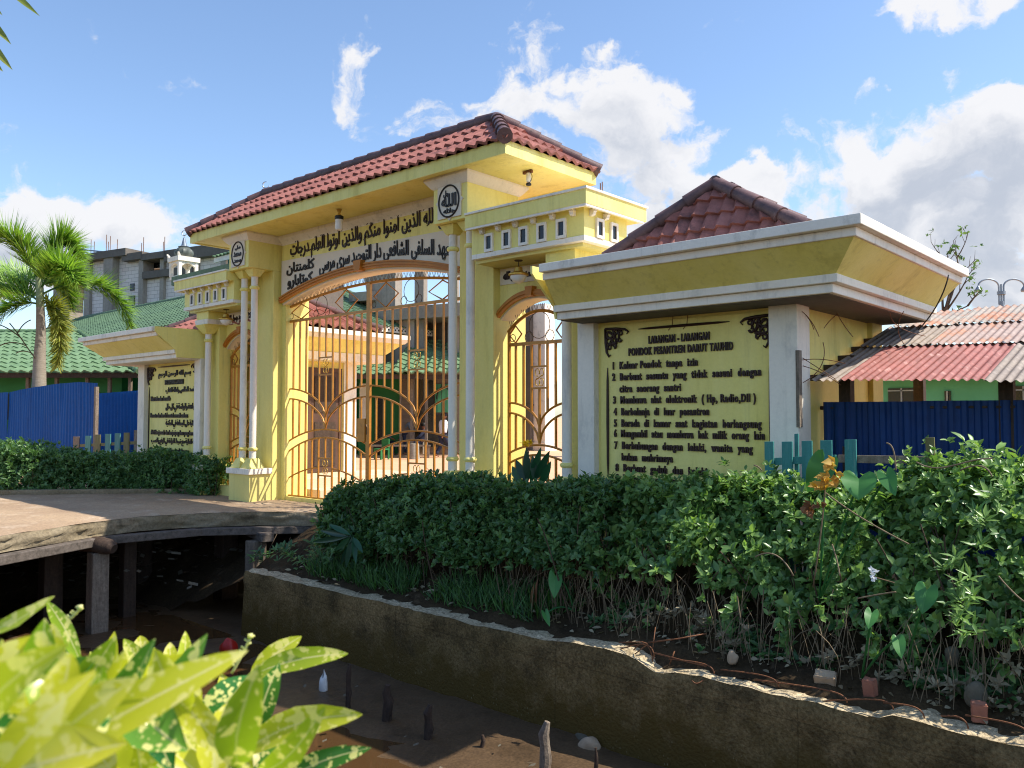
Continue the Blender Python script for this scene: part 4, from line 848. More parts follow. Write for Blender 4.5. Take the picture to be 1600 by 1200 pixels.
        for i in range(5): y = 8.5 + i * .42; build('rafter_end', G().box(-3.46, -3.3, y, y + .06, 1.78 + i * .125, 1.84 + i * .125), 'wood_dark', pv)
        for (x, y) in ((1052, 488), (1075, 486)):
            p = atY(x, y, 8.16); build('loose_rebar', G().tube([p, p + Vector((-.01, -.01, -.15)), p + Vector((-.06, -.01, -.2))], .004, 4), 'iron_rust', pv)

# ---- the guard house just inside the gate
gh = thing('guard_house', 'sunlit yellow guard house with brown door just inside the main gate', 'building', (-15.5, 10, -.13))
build('wall', G().box(-18, -14.35, 9.15, 10.95, -.3, 2.6), 'yellow_paint', gh)
build('pillar', G().box(-14.6, -14.3, 10.68, 11.0, -.3, 2.58), 'white_paint', gh)
dr = build('door', G().box(-14.4, -14.32, 9.86, 10.56, .27, 2.34), 'brown_door', gh); build('door_frame', G().box(-14.36, -14.3, 9.78, 9.86, .27, 2.42).box(-14.36, -14.3, 10.56, 10.62, .27, 2.42).box(-14.36, -14.3, 9.86, 10.56, 2.34, 2.42), 'brown_door', dr)
build('door_panel', G().box(-14.33, -14.305, 9.95, 10.47, 1.5, 2.24).box(-14.33, -14.305, 9.95, 10.47, .4, 1.3), 'wood_dark', dr)
build('vent_slit', G().box(-14.36, -14.33, 9.66, 9.7, 1.2, 2.3), 'dark_opening', gh)
build('step', G().box(-14.35, -13.2, 9.0, 11.6, -.3, .26), 'terrace', gh, bevel=.01); build('step', G().box(-13.2, -12.75, 9.0, 11.9, -.3, .07), 'terrace', gh, bevel=.01)
build('cornice_band', G().rings([(-18, -13.86, 9.1, 11.35, 2.55), (-18, -13.8, 9.1, 11.38, 2.71)]), 'white_paint', gh); build('cornice_slope', G().rings([(-18, -13.82, 9.1, 11.36, 2.71), (-18, -13.54, 9.1, 11.65, 2.96)]), 'yellow_paint', gh)
build('cornice_band', G().rings([(-18, -13.52, 9.1, 11.68, 2.96), (-18, -13.44, 9.1, 11.76, 3.05), (-18, -13.44, 9.1, 11.76, 3.14)]), 'white_trim', gh)
hip_roof('roof', gh, -18.2, -13.6, 8.4, 11.1, 3.22, 3.95, -17.1, -15.0, 9.75, 9.75, 4, ('roof_tile_red', 'ridge_tile'), .26, .03, .085)

# ================================================================== background buildings
# ---- the mosque with long green roof
mq = thing('mosque', 'mosque with long green tiled roof and small white domed turret behind the gate', 'mosque', (-40, 21, -.13))
build('wall', G().box(-61, -28.2, 17, 26, -.3, 5.2), 'green_wall', mq)
hip_roof('roof', mq, -62.5, -26.8, 16, 27, 5.2, 7.85, -57, -32.3, 21.5, 21.5, 16, ('roof_tile_green_old', 'roof_tile_green_old'), .3, .03, .12)
g = G()
g.box(-62.4, -26.85, 16.02, 16.06, 4.95, 5.22); g.box(-26.86, -26.82, 16.02, 27, 4.95, 5.22)
build('fascia', g, 'white_trim', mq)
g = G()
for i in range(60): y = 16.3 + i * .18; g.box(-26.82, -26.81, y, y + .07, 5.02, 5.09); g.box(-26.82, -26.81, y + .09, y + .15, 5.11, 5.16)
for i in range(120): x = -26.9 - i * .18; g.box(x - .07, x, 16.01, 16.02, 5.02, 5.09)
build('fretwork', g, 'dark_opening', mq, fix=False)
pa, pb = atY(268, 433, 14.5), atY(362, 420, 14.5)
tb = build('porch_tower', G().box(pa.x + .6, -24.2, 14.9, 18, -.3, pa.z - .3), 'concrete_dark', mq); build('parapet', G().box(pa.x, -24, 14.5, 18.2, pa.z - .32, pa.z), 'roof_tile_green_old', tb)
build('upper_wall', G().box(pa.x + 2.1, -24.3, 15.6, 18, pa.z, pa.z + .55), 'teal_wood', tb)
g = G(); tile_slope(g, (pa.x + 1.75, 15.2, pa.z + .62), (-23.9, 15.2, pa.z + .62), (pa.x + 2.8, 16.8, pa.z + 1.25), (-24.8, 16.8, pa.z + 1.25), 5, .25, .03); build('upper_roof', g, 'roof_tile_green', tb, fix=False, smooth=True)
build('upper_fascia', G().box(pa.x + 1.75, -23.9, 15.24, 15.3, pa.z + .42, pa.z + .6), 'white_trim', tb)
def turret(cx, cy, z, s):
    t = build('turret', G().box(cx - .34 * s, cx + .34 * s, cy - .34 * s, cy + .34 * s, z, z + .12 * s), 'white_trim', mq)
    for sx_ in (-1, 1):
        for sy_ in (-1, 1): build('turret_post', G().box(cx + sx_ * .3 * s - .055 * s, cx + sx_ * .3 * s + .055 * s, cy + sy_ * .3 * s - .055 * s, cy + sy_ * .3 * s + .055 * s, z + .1 * s, z + .62 * s), 'white_trim', t)
    for axis in (0, 1):
        for k in (-1, 1):
            pts = [(-.26 * s, z + .62 * s), (-.26 * s, z + .42 * s)] + [(-.26 * s + .52 * s * i / 10, z + .42 * s + .14 * s * math.sin(math.pi * i / 10)) for i in range(11)] + [(.26 * s, z + .62 * s)]
            g = G()
            if axis == 0: g.prism([(cx + a, b) for a, b in pts], cy + k * .3 * s - .04 * s, cy + k * .3 * s + .04 * s)
            else: g.prism([(cy + a, b) for a, b in pts], cx + k * .3 * s - .04 * s, cx + k * .3 * s + .04 * s, 'x')
            build('turret_arch', g, 'white_trim', t)
    build('turret_cornice', G().box(cx - .4 * s, cx + .4 * s, cy - .4 * s, cy + .4 * s, z + .62 * s, z + .78 * s).rings([(cx - .4 * s, cx - .3 * s, cy - .4 * s, cy - .3 * s, z + .78 * s), (cx - .43 * s, cx - .38 * s, cy - .43 * s, cy - .38 * s, z + .9 * s)]).rings([(cx + .3 * s, cx + .4 * s, cy - .4 * s, cy - .3 * s, z + .78 * s), (cx + .38 * s, cx + .43 * s, cy - .43 * s, cy - .38 * s, z + .9 * s)]), 'white_trim', t)
    g = G(); n = 24; prof = [(.2, .78), (.28, .84), (.31, .94), (.29, 1.04), (.2, 1.13), (.1, 1.18)]; vs = []; fs = []
    for r_, zz in prof:
        for j in range(n): k = r_ * (1 + .05 * math.cos(j * math.pi)); q = 2 * math.pi * j / n; vs.append((cx + k * s * math.cos(q), cy + k * s * math.sin(q), z + zz * s))
    for i in range(len(prof) - 1):
        for j in range(n): fs.append((i * n + j, i * n + (j + 1) % n, (i + 1) * n + (j + 1) % n, (i + 1) * n + j))
    g.add(vs, fs); build('dome', g, 'dome_dark', t, smooth=True)
    build('dome_lip', G().lathe([(.16 * s, z + 1.13 * s), (.2 * s, z + 1.18 * s), (.1 * s, z + 1.22 * s), (.035 * s, z + 1.5 * s)], cx, cy, 14), 'galvanised', t, smooth=True)
    g = G(); g.tube([(cx, cy, z + 1.48 * s), (cx, cy, z + 1.58 * s)], .015 * s, 6)
    q0 = [R(-60 + 300 * i / 18) for i in range(19)]; g.tube([(cx + RT.x * .085 * s * math.cos(q), cy + RT.y * .085 * s * math.cos(q), z + 1.67 * s + .085 * s * math.sin(q)) for q in [a + R(60 + 65) for a in q0]], [.006 * s + .014 * s * math.sin(math.pi * i / 18) for i in range(19)], 6)
    build('crescent', g, 'chrome', t, smooth='all')
tp = atY(287, 426, 15.0); turret(tp.x, tp.y, pa.z - .05, 1.08)
tp = atY(415.5, 289, 16.0); turret(tp.x, tp.y, tp.z - 1.67 * 1.35, 1.35)

# ---- the unfinished concrete building behind
ub = thing('unfinished_building', 'grey unfinished concrete building with bare columns and rebar behind the mosque', 'building', tuple(atD(300, 640, 52)))
UO = atD(300, 600, 50); ang = math.atan(2400 / F); UU = (FH * -math.cos(ang) + RT * math.sin(ang)); UN = Vector((-UU.y, UU.x, 0))
if UN.dot(FH) < 0: UN = -UN
def pl(x, y, off=0):
    d = ray(x, y); o = UO + UN * off; t = (o - CAM).dot(UN) / d.dot(UN); return CAM + d * t
bm_ = bpy.data.materials.new('block_wall'); bm_.use_nodes = True; nt = bm_.node_tree; b = nt.nodes['Principled BSDF']; b.inputs['Roughness'].default_value = .85
tc = nt.nodes.new('ShaderNodeTexCoord'); dt = nt.nodes.new('ShaderNodeVectorMath'); dt.operation = 'DOT_PRODUCT'; dt.inputs[1].default_value = UU; nt.links.new(tc.outputs['Object'], dt.inputs[0])
sp = nt.nodes.new('ShaderNodeSeparateXYZ'); nt.links.new(tc.outputs['Object'], sp.inputs[0]); cb = nt.nodes.new('ShaderNodeCombineXYZ'); nt.links.new(dt.outputs['Value'], cb.inputs[0]); nt.links.new(sp.outputs[2], cb.inputs[1])
bt = nt.nodes.new('ShaderNodeTexBrick'); nt.links.new(cb.outputs[0], bt.inputs['Vector']); bt.inputs['Scale'].default_value = 1; bt.inputs['Brick Width'].default_value = .62; bt.inputs['Row Height'].default_value = .24; bt.inputs['Mortar Size'].default_value = .012
bt.inputs['Color1'].default_value = rgb('E2D8D0'); bt.inputs['Color2'].default_value = rgb('D6CBC3'); bt.inputs['Mortar'].default_value = rgb('A59A92'); nt.links.new(bt.outputs['Color'], b.inputs['Base Color']); M['block_wall'] = bm_
def slab(name, x0, x1, yt, yb, off, thick, mat):
    a = pl((x0 + x1) / 2, yt, off).z; b0 = pl((x0 + x1) / 2, yb, off).z if yb < 600 else -.3; p = pl(x0, yt, off); q = pl(x1, yt, off); p.z = q.z = b0
    build(name, G().obox(p, q - p, UN * thick, Vector((0, 0, a - b0))), mat, ub)
for a in ((162, 176, 399, 900, -.5, .9), (217, 224, 398, 900, -.3, .8), (132, 141, 400, 900, -.2, .8), (250, 256, 400, 900, -.2, .8), (84, 110, 420, 900, .5, 1.0), (300, 309, 392, 900, -.2, .8), (345, 353, 386, 900, -.2, .8)): slab('column', *a, 'concrete_raw')
for a in ((130, 196, 392, 403, -.6, 6), (190, 222, 395, 406, -.5, 5), (220, 262, 394, 404, -.5, 5), (256, 362, 384, 402, -.5, 5), (222, 300, 420, 431, -.35, 4), (84, 135, 412, 424, .3, 5)): slab('beam', *a, 'concrete_dark')
for a in ((141, 162, 404, 900, 0, .3), (176, 193, 404, 900, 0, .3), (193, 217, 406, 900, 0, .3), (224, 250, 431, 900, 0, .3), (256, 300, 402, 900, 0, .3), (309, 345, 402, 900, 0, .3)): slab('block_wall', *a, 'block_wall')
slab('window', 203, 209, 443, 454, -.06, .2, 'dark_opening'); slab('window', 201, 210, 462, 480, -.06, .2, 'dark_opening'); slab('dark_bay', 224, 250, 404, 420, .6, .2, 'dark_opening'); slab('dark_bay', 100, 132, 424, 470, 2, .2, 'concrete_dark')
for x, y in ((142, 392), (147, 392), (166, 391), (169, 391), (172, 391), (183, 393), (221, 393), (224, 393), (255, 391), (257, 391)):
    p = pl(x, y, 0); build('rebar', G().tube([p - Vector((0, 0, .5)), p + Vector((.02, 0, rng.uniform(.5, 1.3)))], .022, 4), 'iron_rust', ub)
build('scaffold_pole', G().tube([pl(128, 390, -.5), pl(168, 394, -.5)], .05, 5), 'galvanised', ub)
# the part seen through the main arch
for a in ((580, 618, 392, 900, -6, .5), (648, 662, 392, 900, -6, .3), (700, 712, 392, 900, -6, .3)): slab('column', *a, 'concrete_raw')
g = G(); pts = [(548, 400), (580, 400), (580, 478)] + [(574 - 26 * (1 - math.cos(t)), 478 - 70 * math.sin(t)) for t in [math.pi / 2 * i / 10 for i in range(11)]]
vs = [pl(x, y, -6.1) for x, y in pts]; vs2 = [p + UN * .4 for p in vs]; n = len(pts); g.add(vs + vs2, [tuple(range(n)), tuple(range(n, 2 * n))[::-1]] + [(i, (i + 1) % n, n + (i + 1) % n, n + i) for i in range(n)]); build('arch_spandrel', g, 'concrete_raw', ub)
for a in ((545, 582, 456, 470, -6.3, 2), (590, 760, 476, 496, -6.4, 2)): slab('beam', *a, 'concrete_raw')
slab('lower_wall', 590, 655, 496, 900, -6, .5, 'concrete_block'); slab('lower_wall', 655, 800, 496, 900, -4.5, .5, 'concrete_dark')
for x, y in ((938, 286), (941, 284)): p = pl(x, y, -6); build('rebar', G().tube([p, p - Vector((0, 0, 2.5))], .02, 4), 'iron_rust', ub)
slab('column', 925, 950, 306, 900, -5, .5, 'concrete_raw')

# ---- green roofed house at the far left
def cf(x, v, z): p = atD(x, 600, v); return Vector((p.x, p.y, z))
def cbox(name, x0, x1, v, th, z0, z1, mat, par): a = cf(x0, v, z0); b_ = cf(x1, v, z0); build(name, G().obox(a, b_ - a, FH * th, (0, 0, z1 - z0)), mat, par)
hl = thing('green_house', 'long green walled house with pale green tiled roof behind the left blue fence', 'house', tuple(cf(60, 36, -.13)))
cbox('wall', -300, 190, 34.5, 6, -.3, 3.25, 'green_wall', hl)
g = G(); tile_slope(g, cf(-300, 33, 3.2), cf(216, 33, 3.2), cf(-300, 41, 5.62), cf(122, 41, 5.62), 11, .42, .045, .05); tile_slope(g, cf(216, 33, 3.2), cf(190, 49, 3.2), cf(122, 41, 5.62), cf(122, 41, 5.62), 11, .42, .045, .05); ro = build('roof', g, 'roof_tile_green', hl, fix=False, smooth=True)
g = G(); ridge(g, cf(-300, 41, 5.66), cf(122, 41, 5.66), .12); ridge(g, cf(216, 33, 3.24), cf(122, 41, 5.66), .11); build('ridge_cap', g, 'roof_tile_green', ro, fix=False, smooth=True)
cbox('fascia', -300, 214, 33.1, .08, 2.98, 3.18, 'wood_dark', hl)
for x in (-90, -30, 40, 85, 133, 168, 200): cbox('veranda_post', x, x + 4.5, 33.4, .15, -.3, 3.05, 'wood_grey', hl)
for x in (-60, 10, 150): cbox('window', x, x + 26, 34.45, .1, 1.3, 2.4, 'dark_opening', hl)

# ---- green house across the courtyard, seen through the bars
ch = thing('courtyard_house', 'green courtyard house with pale green roof seen through the main gate', 'house', tuple(atD(650, 700, 33)))
cbox0 = cbox
def cbox(name, x0, x1, v, th, z0, z1, mat, par=None): cbox0(name, x0, x1, v, th, z0, z1, mat, par or ch)
cbox('wall', 560, 628, 34, .3, -.3, 3.3, 'green_wall'); cbox('wall', 628, 647, 33.6, .3, -.3, 3.2, 'board_wall'); cbox('wall', 647, 668, 35.5, .3, -.3, 3.2, 'dark_opening'); cbox('wall', 668, 748, 34, .3, -.3, 3.3, 'board_wall')  # the near-black panel is no wall colour: it paints the shaded interior
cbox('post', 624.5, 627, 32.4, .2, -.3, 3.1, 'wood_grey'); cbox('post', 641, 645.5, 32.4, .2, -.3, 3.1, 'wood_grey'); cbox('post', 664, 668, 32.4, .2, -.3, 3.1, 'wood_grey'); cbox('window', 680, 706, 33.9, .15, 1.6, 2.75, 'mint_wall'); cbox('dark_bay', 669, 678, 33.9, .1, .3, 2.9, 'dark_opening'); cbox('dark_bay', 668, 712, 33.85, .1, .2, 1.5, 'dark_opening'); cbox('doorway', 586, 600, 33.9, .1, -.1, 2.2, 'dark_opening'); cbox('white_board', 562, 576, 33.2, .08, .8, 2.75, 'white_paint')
for x in (683, 690, 697, 704): cbox('window_bar', x - .4, x + .4, 33.8, .03, 1.6, 2.75, 'black_plastic')
g = G(); g.tube([cf(682.5 + 11 * (1 - math.cos(t)), 33.75, 2.15 + .5 * math.sin(t)) for t in [math.pi * i / 12 for i in range(13)]], .03, 5); build('window_arch', g, 'black_plastic', ch)
g = G(); tile_slope(g, cf(612, 31.2, 3.08), cf(752, 31.2, 3.08), cf(652, 38, 5.3), cf(722, 38, 5.3), 11, .42, .045, .05); tile_slope(g, cf(612, 38, 3.1), cf(612, 31.2, 3.08), cf(652, 38, 5.3), cf(652, 38, 5.3), 8, .42, .045); build('roof', g, 'roof_tile_green', ch, fix=False, smooth=True)
g = G(); tile_slope(g, cf(552, 31.6, 3.05), cf(640, 31.6, 3.05), cf(560, 35, 3.75), cf(640, 35, 3.75), 4, .42, .04); build('porch_roof', g, 'roof_tile_green', ch, fix=False, smooth=True)
cbox('fascia', 552, 750, 31.4, .1, 2.85, 3.02, 'wood_dark')
# bench and things in front
bn = thing('bench', 'long low wooden bench where the seated students rest', 'bench', tuple(cf(630, 31, -.13))); cbox('seat', 575, 672, 31.2, .4, .3, .36, 'wood_grey', bn); 
for x in (580, 612, 640, 668): cbox('leg', x, x + 3, 31.3, .15, -.13, .3, 'wood_grey', bn)
st = cf(648, 30.5, -.13); single('tree_stump', 'pale cut tree stump standing on the sand in front of the bench', 'stump', G().lathe([(.22, -.15), (.18, 0), (.17, .42), (.16, .44)], st.x, st.y, 14), 'palm_trunk', st, smooth=True)
gb = cf(597, 30.2, -.13); single('plastic_chair', 'bright green plastic chair beside the bench behind the gate bars', 'chair', G().box(gb.x - .2, gb.x + .2, gb.y - .2, gb.y + .2, .22, .27).box(gb.x - .2, gb.x + .2, gb.y + .16, gb.y + .2, .27, .62).box(gb.x - .2, gb.x - .15, gb.y - .2, gb.y - .15, -.13, .22).box(gb.x + .15, gb.x + .2, gb.y - .2, gb.y - .15, -.13, .22).box(gb.x - .2, gb.x - .15, gb.y + .15, gb.y + .2, -.13, .22).box(gb.x + .15, gb.x + .2, gb.y + .15, gb.y + .2, -.13, .22), 'green_wall', gb)
# white post seen through the narrow gate
wp = atZ(850, 704, -.13); single('white_post', 'tall white concrete post in the courtyard behind the narrow gate', 'post', G().rings([(wp.x - .42, wp.x + .42, wp.y - .42, wp.y + .42, -.2), (wp.x - .42, wp.x + .42, wp.y - .42, wp.y + .42, .25)]).rings([(wp.x - .36, wp.x + .36, wp.y - .36, wp.y + .36, .25), (wp.x - .36, wp.x + .36, wp.y - .36, wp.y + .36, 6.6)]), 'white_trim', wp)
wq = atZ(828, 704, -.13); single('concrete_post', 'dark bare concrete post beside the white courtyard post', 'post', G().rings([(wq.x - .16, wq.x + .16, wq.y - .16, wq.y + .16, -.2), (wq.x - .15, wq.x + .15, wq.y - .15, wq.y + .15, 6.9)]).box(wq.x - .2, wq.x + .2, wq.y - .2, wq.y + .2, 1.9, 2.0), 'concrete_dark', wq)

# ================================================================== fences and the shed on the right
def corrugated(g, p00, p10, p01, p11, period=.1, amp=.014, trap=False, wob=0, th=.004):
    """wavy sheet between four corners; waves run from the 0 edge to the 1 edge"""
    p00, p10, p01, p11 = map(Vector, (p00, p10, p01, p11)); W = (p10 - p00).length; n = max(8, int(W / period * 8)); nrm = (p10 - p00).cross(p01 - p00).normalized(); m = 6
    rows = []
    for j in range(m + 1):
        t = j / m; r = []
        for i in range(n + 1):
            s_ = i / n; q = s_ * W / period * 2 * math.pi; w = max(-1, min(1, 2.2 * math.sin(q))) if trap else math.sin(q)
            p = p00.lerp(p10, s_).lerp(p01.lerp(p11, s_), t) + nrm * (amp * w + wob * nz3(s_ * W * .9, t * 1.5, p00.x, 1.0)); r.append(p)
        rows.append(r)
    strip_grid(g, rows)
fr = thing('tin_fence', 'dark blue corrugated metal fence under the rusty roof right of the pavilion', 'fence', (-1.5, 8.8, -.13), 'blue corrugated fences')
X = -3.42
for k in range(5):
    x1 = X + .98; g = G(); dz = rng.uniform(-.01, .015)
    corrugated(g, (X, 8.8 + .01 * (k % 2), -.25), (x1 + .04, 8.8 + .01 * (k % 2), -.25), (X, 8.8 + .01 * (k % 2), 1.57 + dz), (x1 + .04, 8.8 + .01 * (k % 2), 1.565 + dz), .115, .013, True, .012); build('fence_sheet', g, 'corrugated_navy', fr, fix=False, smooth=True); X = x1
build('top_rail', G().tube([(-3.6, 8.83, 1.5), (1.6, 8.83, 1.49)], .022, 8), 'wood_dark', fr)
fl = thing('tin_fence', 'bright blue corrugated metal fence behind the left hedge and palm', 'fence', (-27, 9, -.13), 'blue corrugated fences')
tops = [(-34, 2.25, .0), (-32.6, 2.22, 0), (-31.0, 2.2, 0), (-29.6, 2.2, 0), (-28.2, 2.27, 0), (-26.7, 2.32, 0), (-25.2, 2.36, 0), (-23.9, 2.36, 0), (-22.75, 2.3, 0)]
for i in range(len(tops) - 1):
    a, b_ = tops[i], tops[i + 1]; g = G(); corrugated(g, (a[0], 9, -.2), (b_[0] + .03, 9, -.2), (a[0], 9 + .015 * (i % 2), a[1]), (b_[0] + .03, 9, b_[1]), .2, .012, True, .05); build('fence_sheet', g, 'corrugated_blue', fl, fix=False, smooth=True)
g = G(); corrugated(g, (-22.35, 8.9, -.2), (-19.5, 8.9, -.2), (-22.3, 8.9, 2.02), (-19.75, 8.9, 2.05), .2, .03, False, .02); build('fence_sheet', g, 'corrugated_blue', fl, fix=False, smooth=True)
build('fence_post', G().box(-22.72, -22.6, 8.92, 9.0, -.2, 2.2), 'wood_grey', fl)
# low picket fences
def picket(name_label, boards, rails, posts, loc, mat='teal_wood'):
    t = thing('picket_fence', name_label, 'fence', loc, 'short teal picket fences')
    for (x, y, w, z0, z1, m, tilt) in boards:
        g = G(); g.add([(x - w / 2, y - .012, z0), (x + w / 2, y - .012, z0), (x + w / 2, y + .012, z0), (x - w / 2, y + .012, z0), (x - w / 2 + tilt, y - .012, z1), (x + w / 2 + tilt, y - .012, z1 + .004), (x + w / 2 + tilt, y + .012, z1 + .004), (x - w / 2 + tilt, y + .012, z1)], [(0, 3, 2, 1), (4, 5, 6, 7), (0, 1, 5, 4), (1, 2, 6, 5), (2, 3, 7, 6), (3, 0, 4, 7)])
        build('board', g, m, t, bevel=.003)
    for (p, q, m) in rails: build('rail', G().obox(p, Vector(q) - Vector(p), (0, .03, 0), (0, 0, .07)), m, t, bevel=.003)
    for (x, y, w, z0, z1, m) in posts: build('post', G().box(x - w / 2, x + w / 2, y - w / 2, y + w / 2, z0, z1), m, t, bevel=.005)
B = []; yy = 7.72
for (x0, x1, yt) in ((1195, 1209, 690), (1222, 1238, 690), (1253, 1269, 689), (1282, 1300, 688), (1320, 1338, 687)):
    a, b_ = atY(x0, yt, yy), atY(x1, yt, yy); B.append(((a.x + b_.x) / 2, yy, (b_.x - a.x), -.1, a.z, 'teal_wood', 0))
a, b_ = atY(1241, 678, yy + .04), atY(1247, 678, yy + .04); B.append(((a.x + b_.x) / 2, yy + .05, b_.x - a.x, -.1, a.z, 'teal_wood', 0))
a, b_ = atY(1452, 684, yy), atY(1462, 684, yy)
r0 = atY(1205, 727, yy + .02); r1 = atY(1460, 728, yy + .02)
picket('weathered teal picket fence with an olive end post in front of the navy fence', B + [((a.x + b_.x) / 2, yy, b_.x - a.x + .02, -.1, a.z, 'olive_wood', -.02)], [((r0.x, yy + .013, r0.z), (-2.9, yy + .013, r1.z), 'teal_wood'), ((-2.88, yy + .013, r1.z), (r1.x, yy + .013, r1.z + .01), 'wood_grey')], [], (-3, yy, -.1))
d0, d1 = atY(1238, 716, yy + .03), atY(1256, 700, yy + .03)
B = []; yy = 8.35
for (x0, x1, yt, m) in ((115, 124, 682, 'wood_grey'), (134, 142, 681, 'teal_wood'), (149, 157, 679, 'olive_wood'), (165, 173, 678, 'teal_wood'), (180, 188, 677, 'teal_wood'), (194, 202, 676, 'olive_wood')):
    a, b_ = atY(x0, yt, yy), atY(x1, yt, yy); B.append(((a.x + b_.x) / 2, yy, b_.x - a.x, -.1, a.z, m, 0))
a, b_ = atY(208, 672, yy), atY(216, 672, yy); B.append(((a.x + b_.x) / 2, yy + .03, b_.x - a.x, -.1, a.z, 'wood_grey', 0))
r0, r1 = atY(116, 697, yy), atY(214, 692, yy)
picket('low picket fence with mixed teal and grey boards behind the left hedge', B, [((r0.x, yy + .013, r0.z - .03), (r1.x, yy + .013, r1.z - .03), 'olive_wood')], [], (-20, yy, -.1))

sh = thing('shed', 'open shed with patched red and rusty corrugated roof beside the pavilion', 'shed', (-1, 10, -.13))
def rp(x, s): return Vector((x, 8.3 + 3.3 * s, 1.775 - .03 * (x + 3.4) * (1 - s * .4) + .95 * s))   # the roof plane, s from eave to top
def sheet(x0, x1, s0, s1, mat, lift=0, per=.078): g = G(); L_ = Vector((0, 0, lift)); corrugated(g, rp(x0, s0) + L_, rp(x1, s0) + L_, rp(x0, s1) + L_, rp(x1, s1) + L_, per, .0115); build('roof_sheet', g, mat, sh, fix=False, smooth='all')
sheet(-3.36, -3.05, 0, .46, 'tin_brown', .0); sheet(-3.07, -1.75, 0, .46, 'tin_red', .006); sheet(-1.78, -.7, -.02, .46, 'tin_brown', .012); sheet(-.72, .4, -.01, .46, 'tin_brown', .004); sheet(.38, 1.6, 0, .46, 'tin_brown', .01)
sheet(-3.36, -2.6, .43, .76, 'tin_brown', .026); sheet(-2.62, -1.9, .43, .76, 'tin_rust', .03); sheet(-1.92, -.9, .42, .76, 'tin_rust', .034); sheet(-.92, .3, .43, .76, 'tin_rust', .028); sheet(.28, 1.6, .43, .76, 'tin_brown', .03)
sheet(-3.3, -2.55, .72, 1.0, 'tin_pale', .05); sheet(-2.57, -1.6, .73, 1.02, 'tin_pale', .054); sheet(-1.62, -.6, .72, 1.0, 'tin_rust', .05); sheet(-.62, .6, .72, 1.03, 'tin_pale', .052); sheet(.58, 1.6, .72, 1.0, 'tin_rust', .05)
for x in (-3.2, -1.72, -.35, 1.2):
    for s in (.08, .95): p = rp(x, s); build('post', G().box(x - .06, x + .06, p.y - .05 + .3 * (s < .5), p.y + .07 + .3 * (s < .5), -.2, p.z - .05 + .08 * (s < .5)), 'wood_dark', sh)
for s in (.16, .44, .72, .98): a, b_ = rp(-3.3, s), rp(1.6, s); build('purlin', G().obox(a - Vector((0, .03, .1)), b_ - a, (0, .06, 0), (0, 0, .06)), 'wood_dark', sh)
hg = thing('green_house', 'mint green house with barred windows glimpsed under the rusty shed roof', 'house', (-2, 18, -.13))
a = atY(1376, 620, 17).x; build('wall', G().box(a, a + 14, 17, 17.3, -.3, 2.5), 'mint_wall', hg); build('eave_board', G().box(a - .2, a + 14.2, 16.6, 16.65, 2.1, 2.24), 'white_trim', hg); build('roof', G().rings([(a - .3, a + 14.3, 16.5, 22, 2.24), (a - .2, a + 14.2, 17.5, 21, 2.6)]), 'tin_rust', hg)
for (x0, x1, y0, y1) in ((1388, 1433, 607, 700), (1476, 1486, 611, 640), (1562, 1640, 604, 640)):
    p, q = atY(x0, y0, 16.98), atY(x1, y1, 16.98); w = build('window', G().box(p.x, q.x, 16.96, 17.02, q.z, p.z), 'dark_opening', hg)
    g = G(); n = max(2, int((q.x - p.x) / .28)); 
    for i in range(1, n): x = p.x + (q.x - p.x) * i / n; g.box(x - .015, x + .015, 16.93, 16.955, q.z, p.z)
    for z in np.arange(q.z + .1, p.z, .25): g.box(p.x, q.x, 16.93, 16.956, z - .012, z + .012)
    build('window_bars', g, 'galvanised', w)

# ---- street lamp and bare tree behind the shed
lp = atD(1568, 600, 25); lp.z = -.13; zt = atD(1568, 470, 25).z; L25 = 25 / F
sl_ = thing('street_lamp', 'grey twin-armed street lamp with curved arms behind the shed roof', 'street lamp', lp)
build('pole', G().tube([lp, (lp.x, lp.y, zt)], .07, 10), 'galvanised', sl_, smooth=True)
g = G()
for s in (-1, 1):
    o = RT * (s * .075); pts = [Vector((lp.x, lp.y, zt - .1)) + o] + [Vector((lp.x, lp.y, 0)) + RT * (s * (.075 + .3 - .3 * math.cos(t) if False else .075 + .31 * (1 - math.cos(t)))) + Vector((0, 0, zt + .45 + .22 * math.sin(t))) for t in [math.pi * i / 14 for i in range(15)]]
    g = G(); g.tube(pts, .025, 8); build('arm', g, 'galvanised', sl_, smooth=True); e = pts[-1]; build('lamp_head', G().lathe([(.09, e.z - .16), (.1, e.z - .1), (.05, e.z - .02), (.02, e.z + .02)], e.x, e.y, 12), 'galvanised', sl_, smooth=True)
build('collar', G().tube([(lp.x, lp.y, zt - .45), (lp.x, lp.y, zt - .38)], .12, 10).tube([(lp.x, lp.y, zt + .2), (lp.x, lp.y, zt + .3)], .12, 10).tube([(lp.x, lp.y, zt - .1), (lp.x, lp.y, zt + .52)], .03, 8), 'galvanised', sl_, smooth=True)
tr = atD(1468, 600, 22); tr.z = -.13; D22 = 22
tre = thing('bare_tree', 'thin tree with nearly bare drooping branches beside the street lamp', 'tree', tr)
def pw(x, y, v=22): return atD(x, y, v)
g = G(); g.tube([tr, pw(1470, 560), pw(1472, 500), pw(1478, 480)], [.12, .1, .07, .05], 8); build('trunk', g, 'bark', tre, smooth=True)
g = G(); tips = []
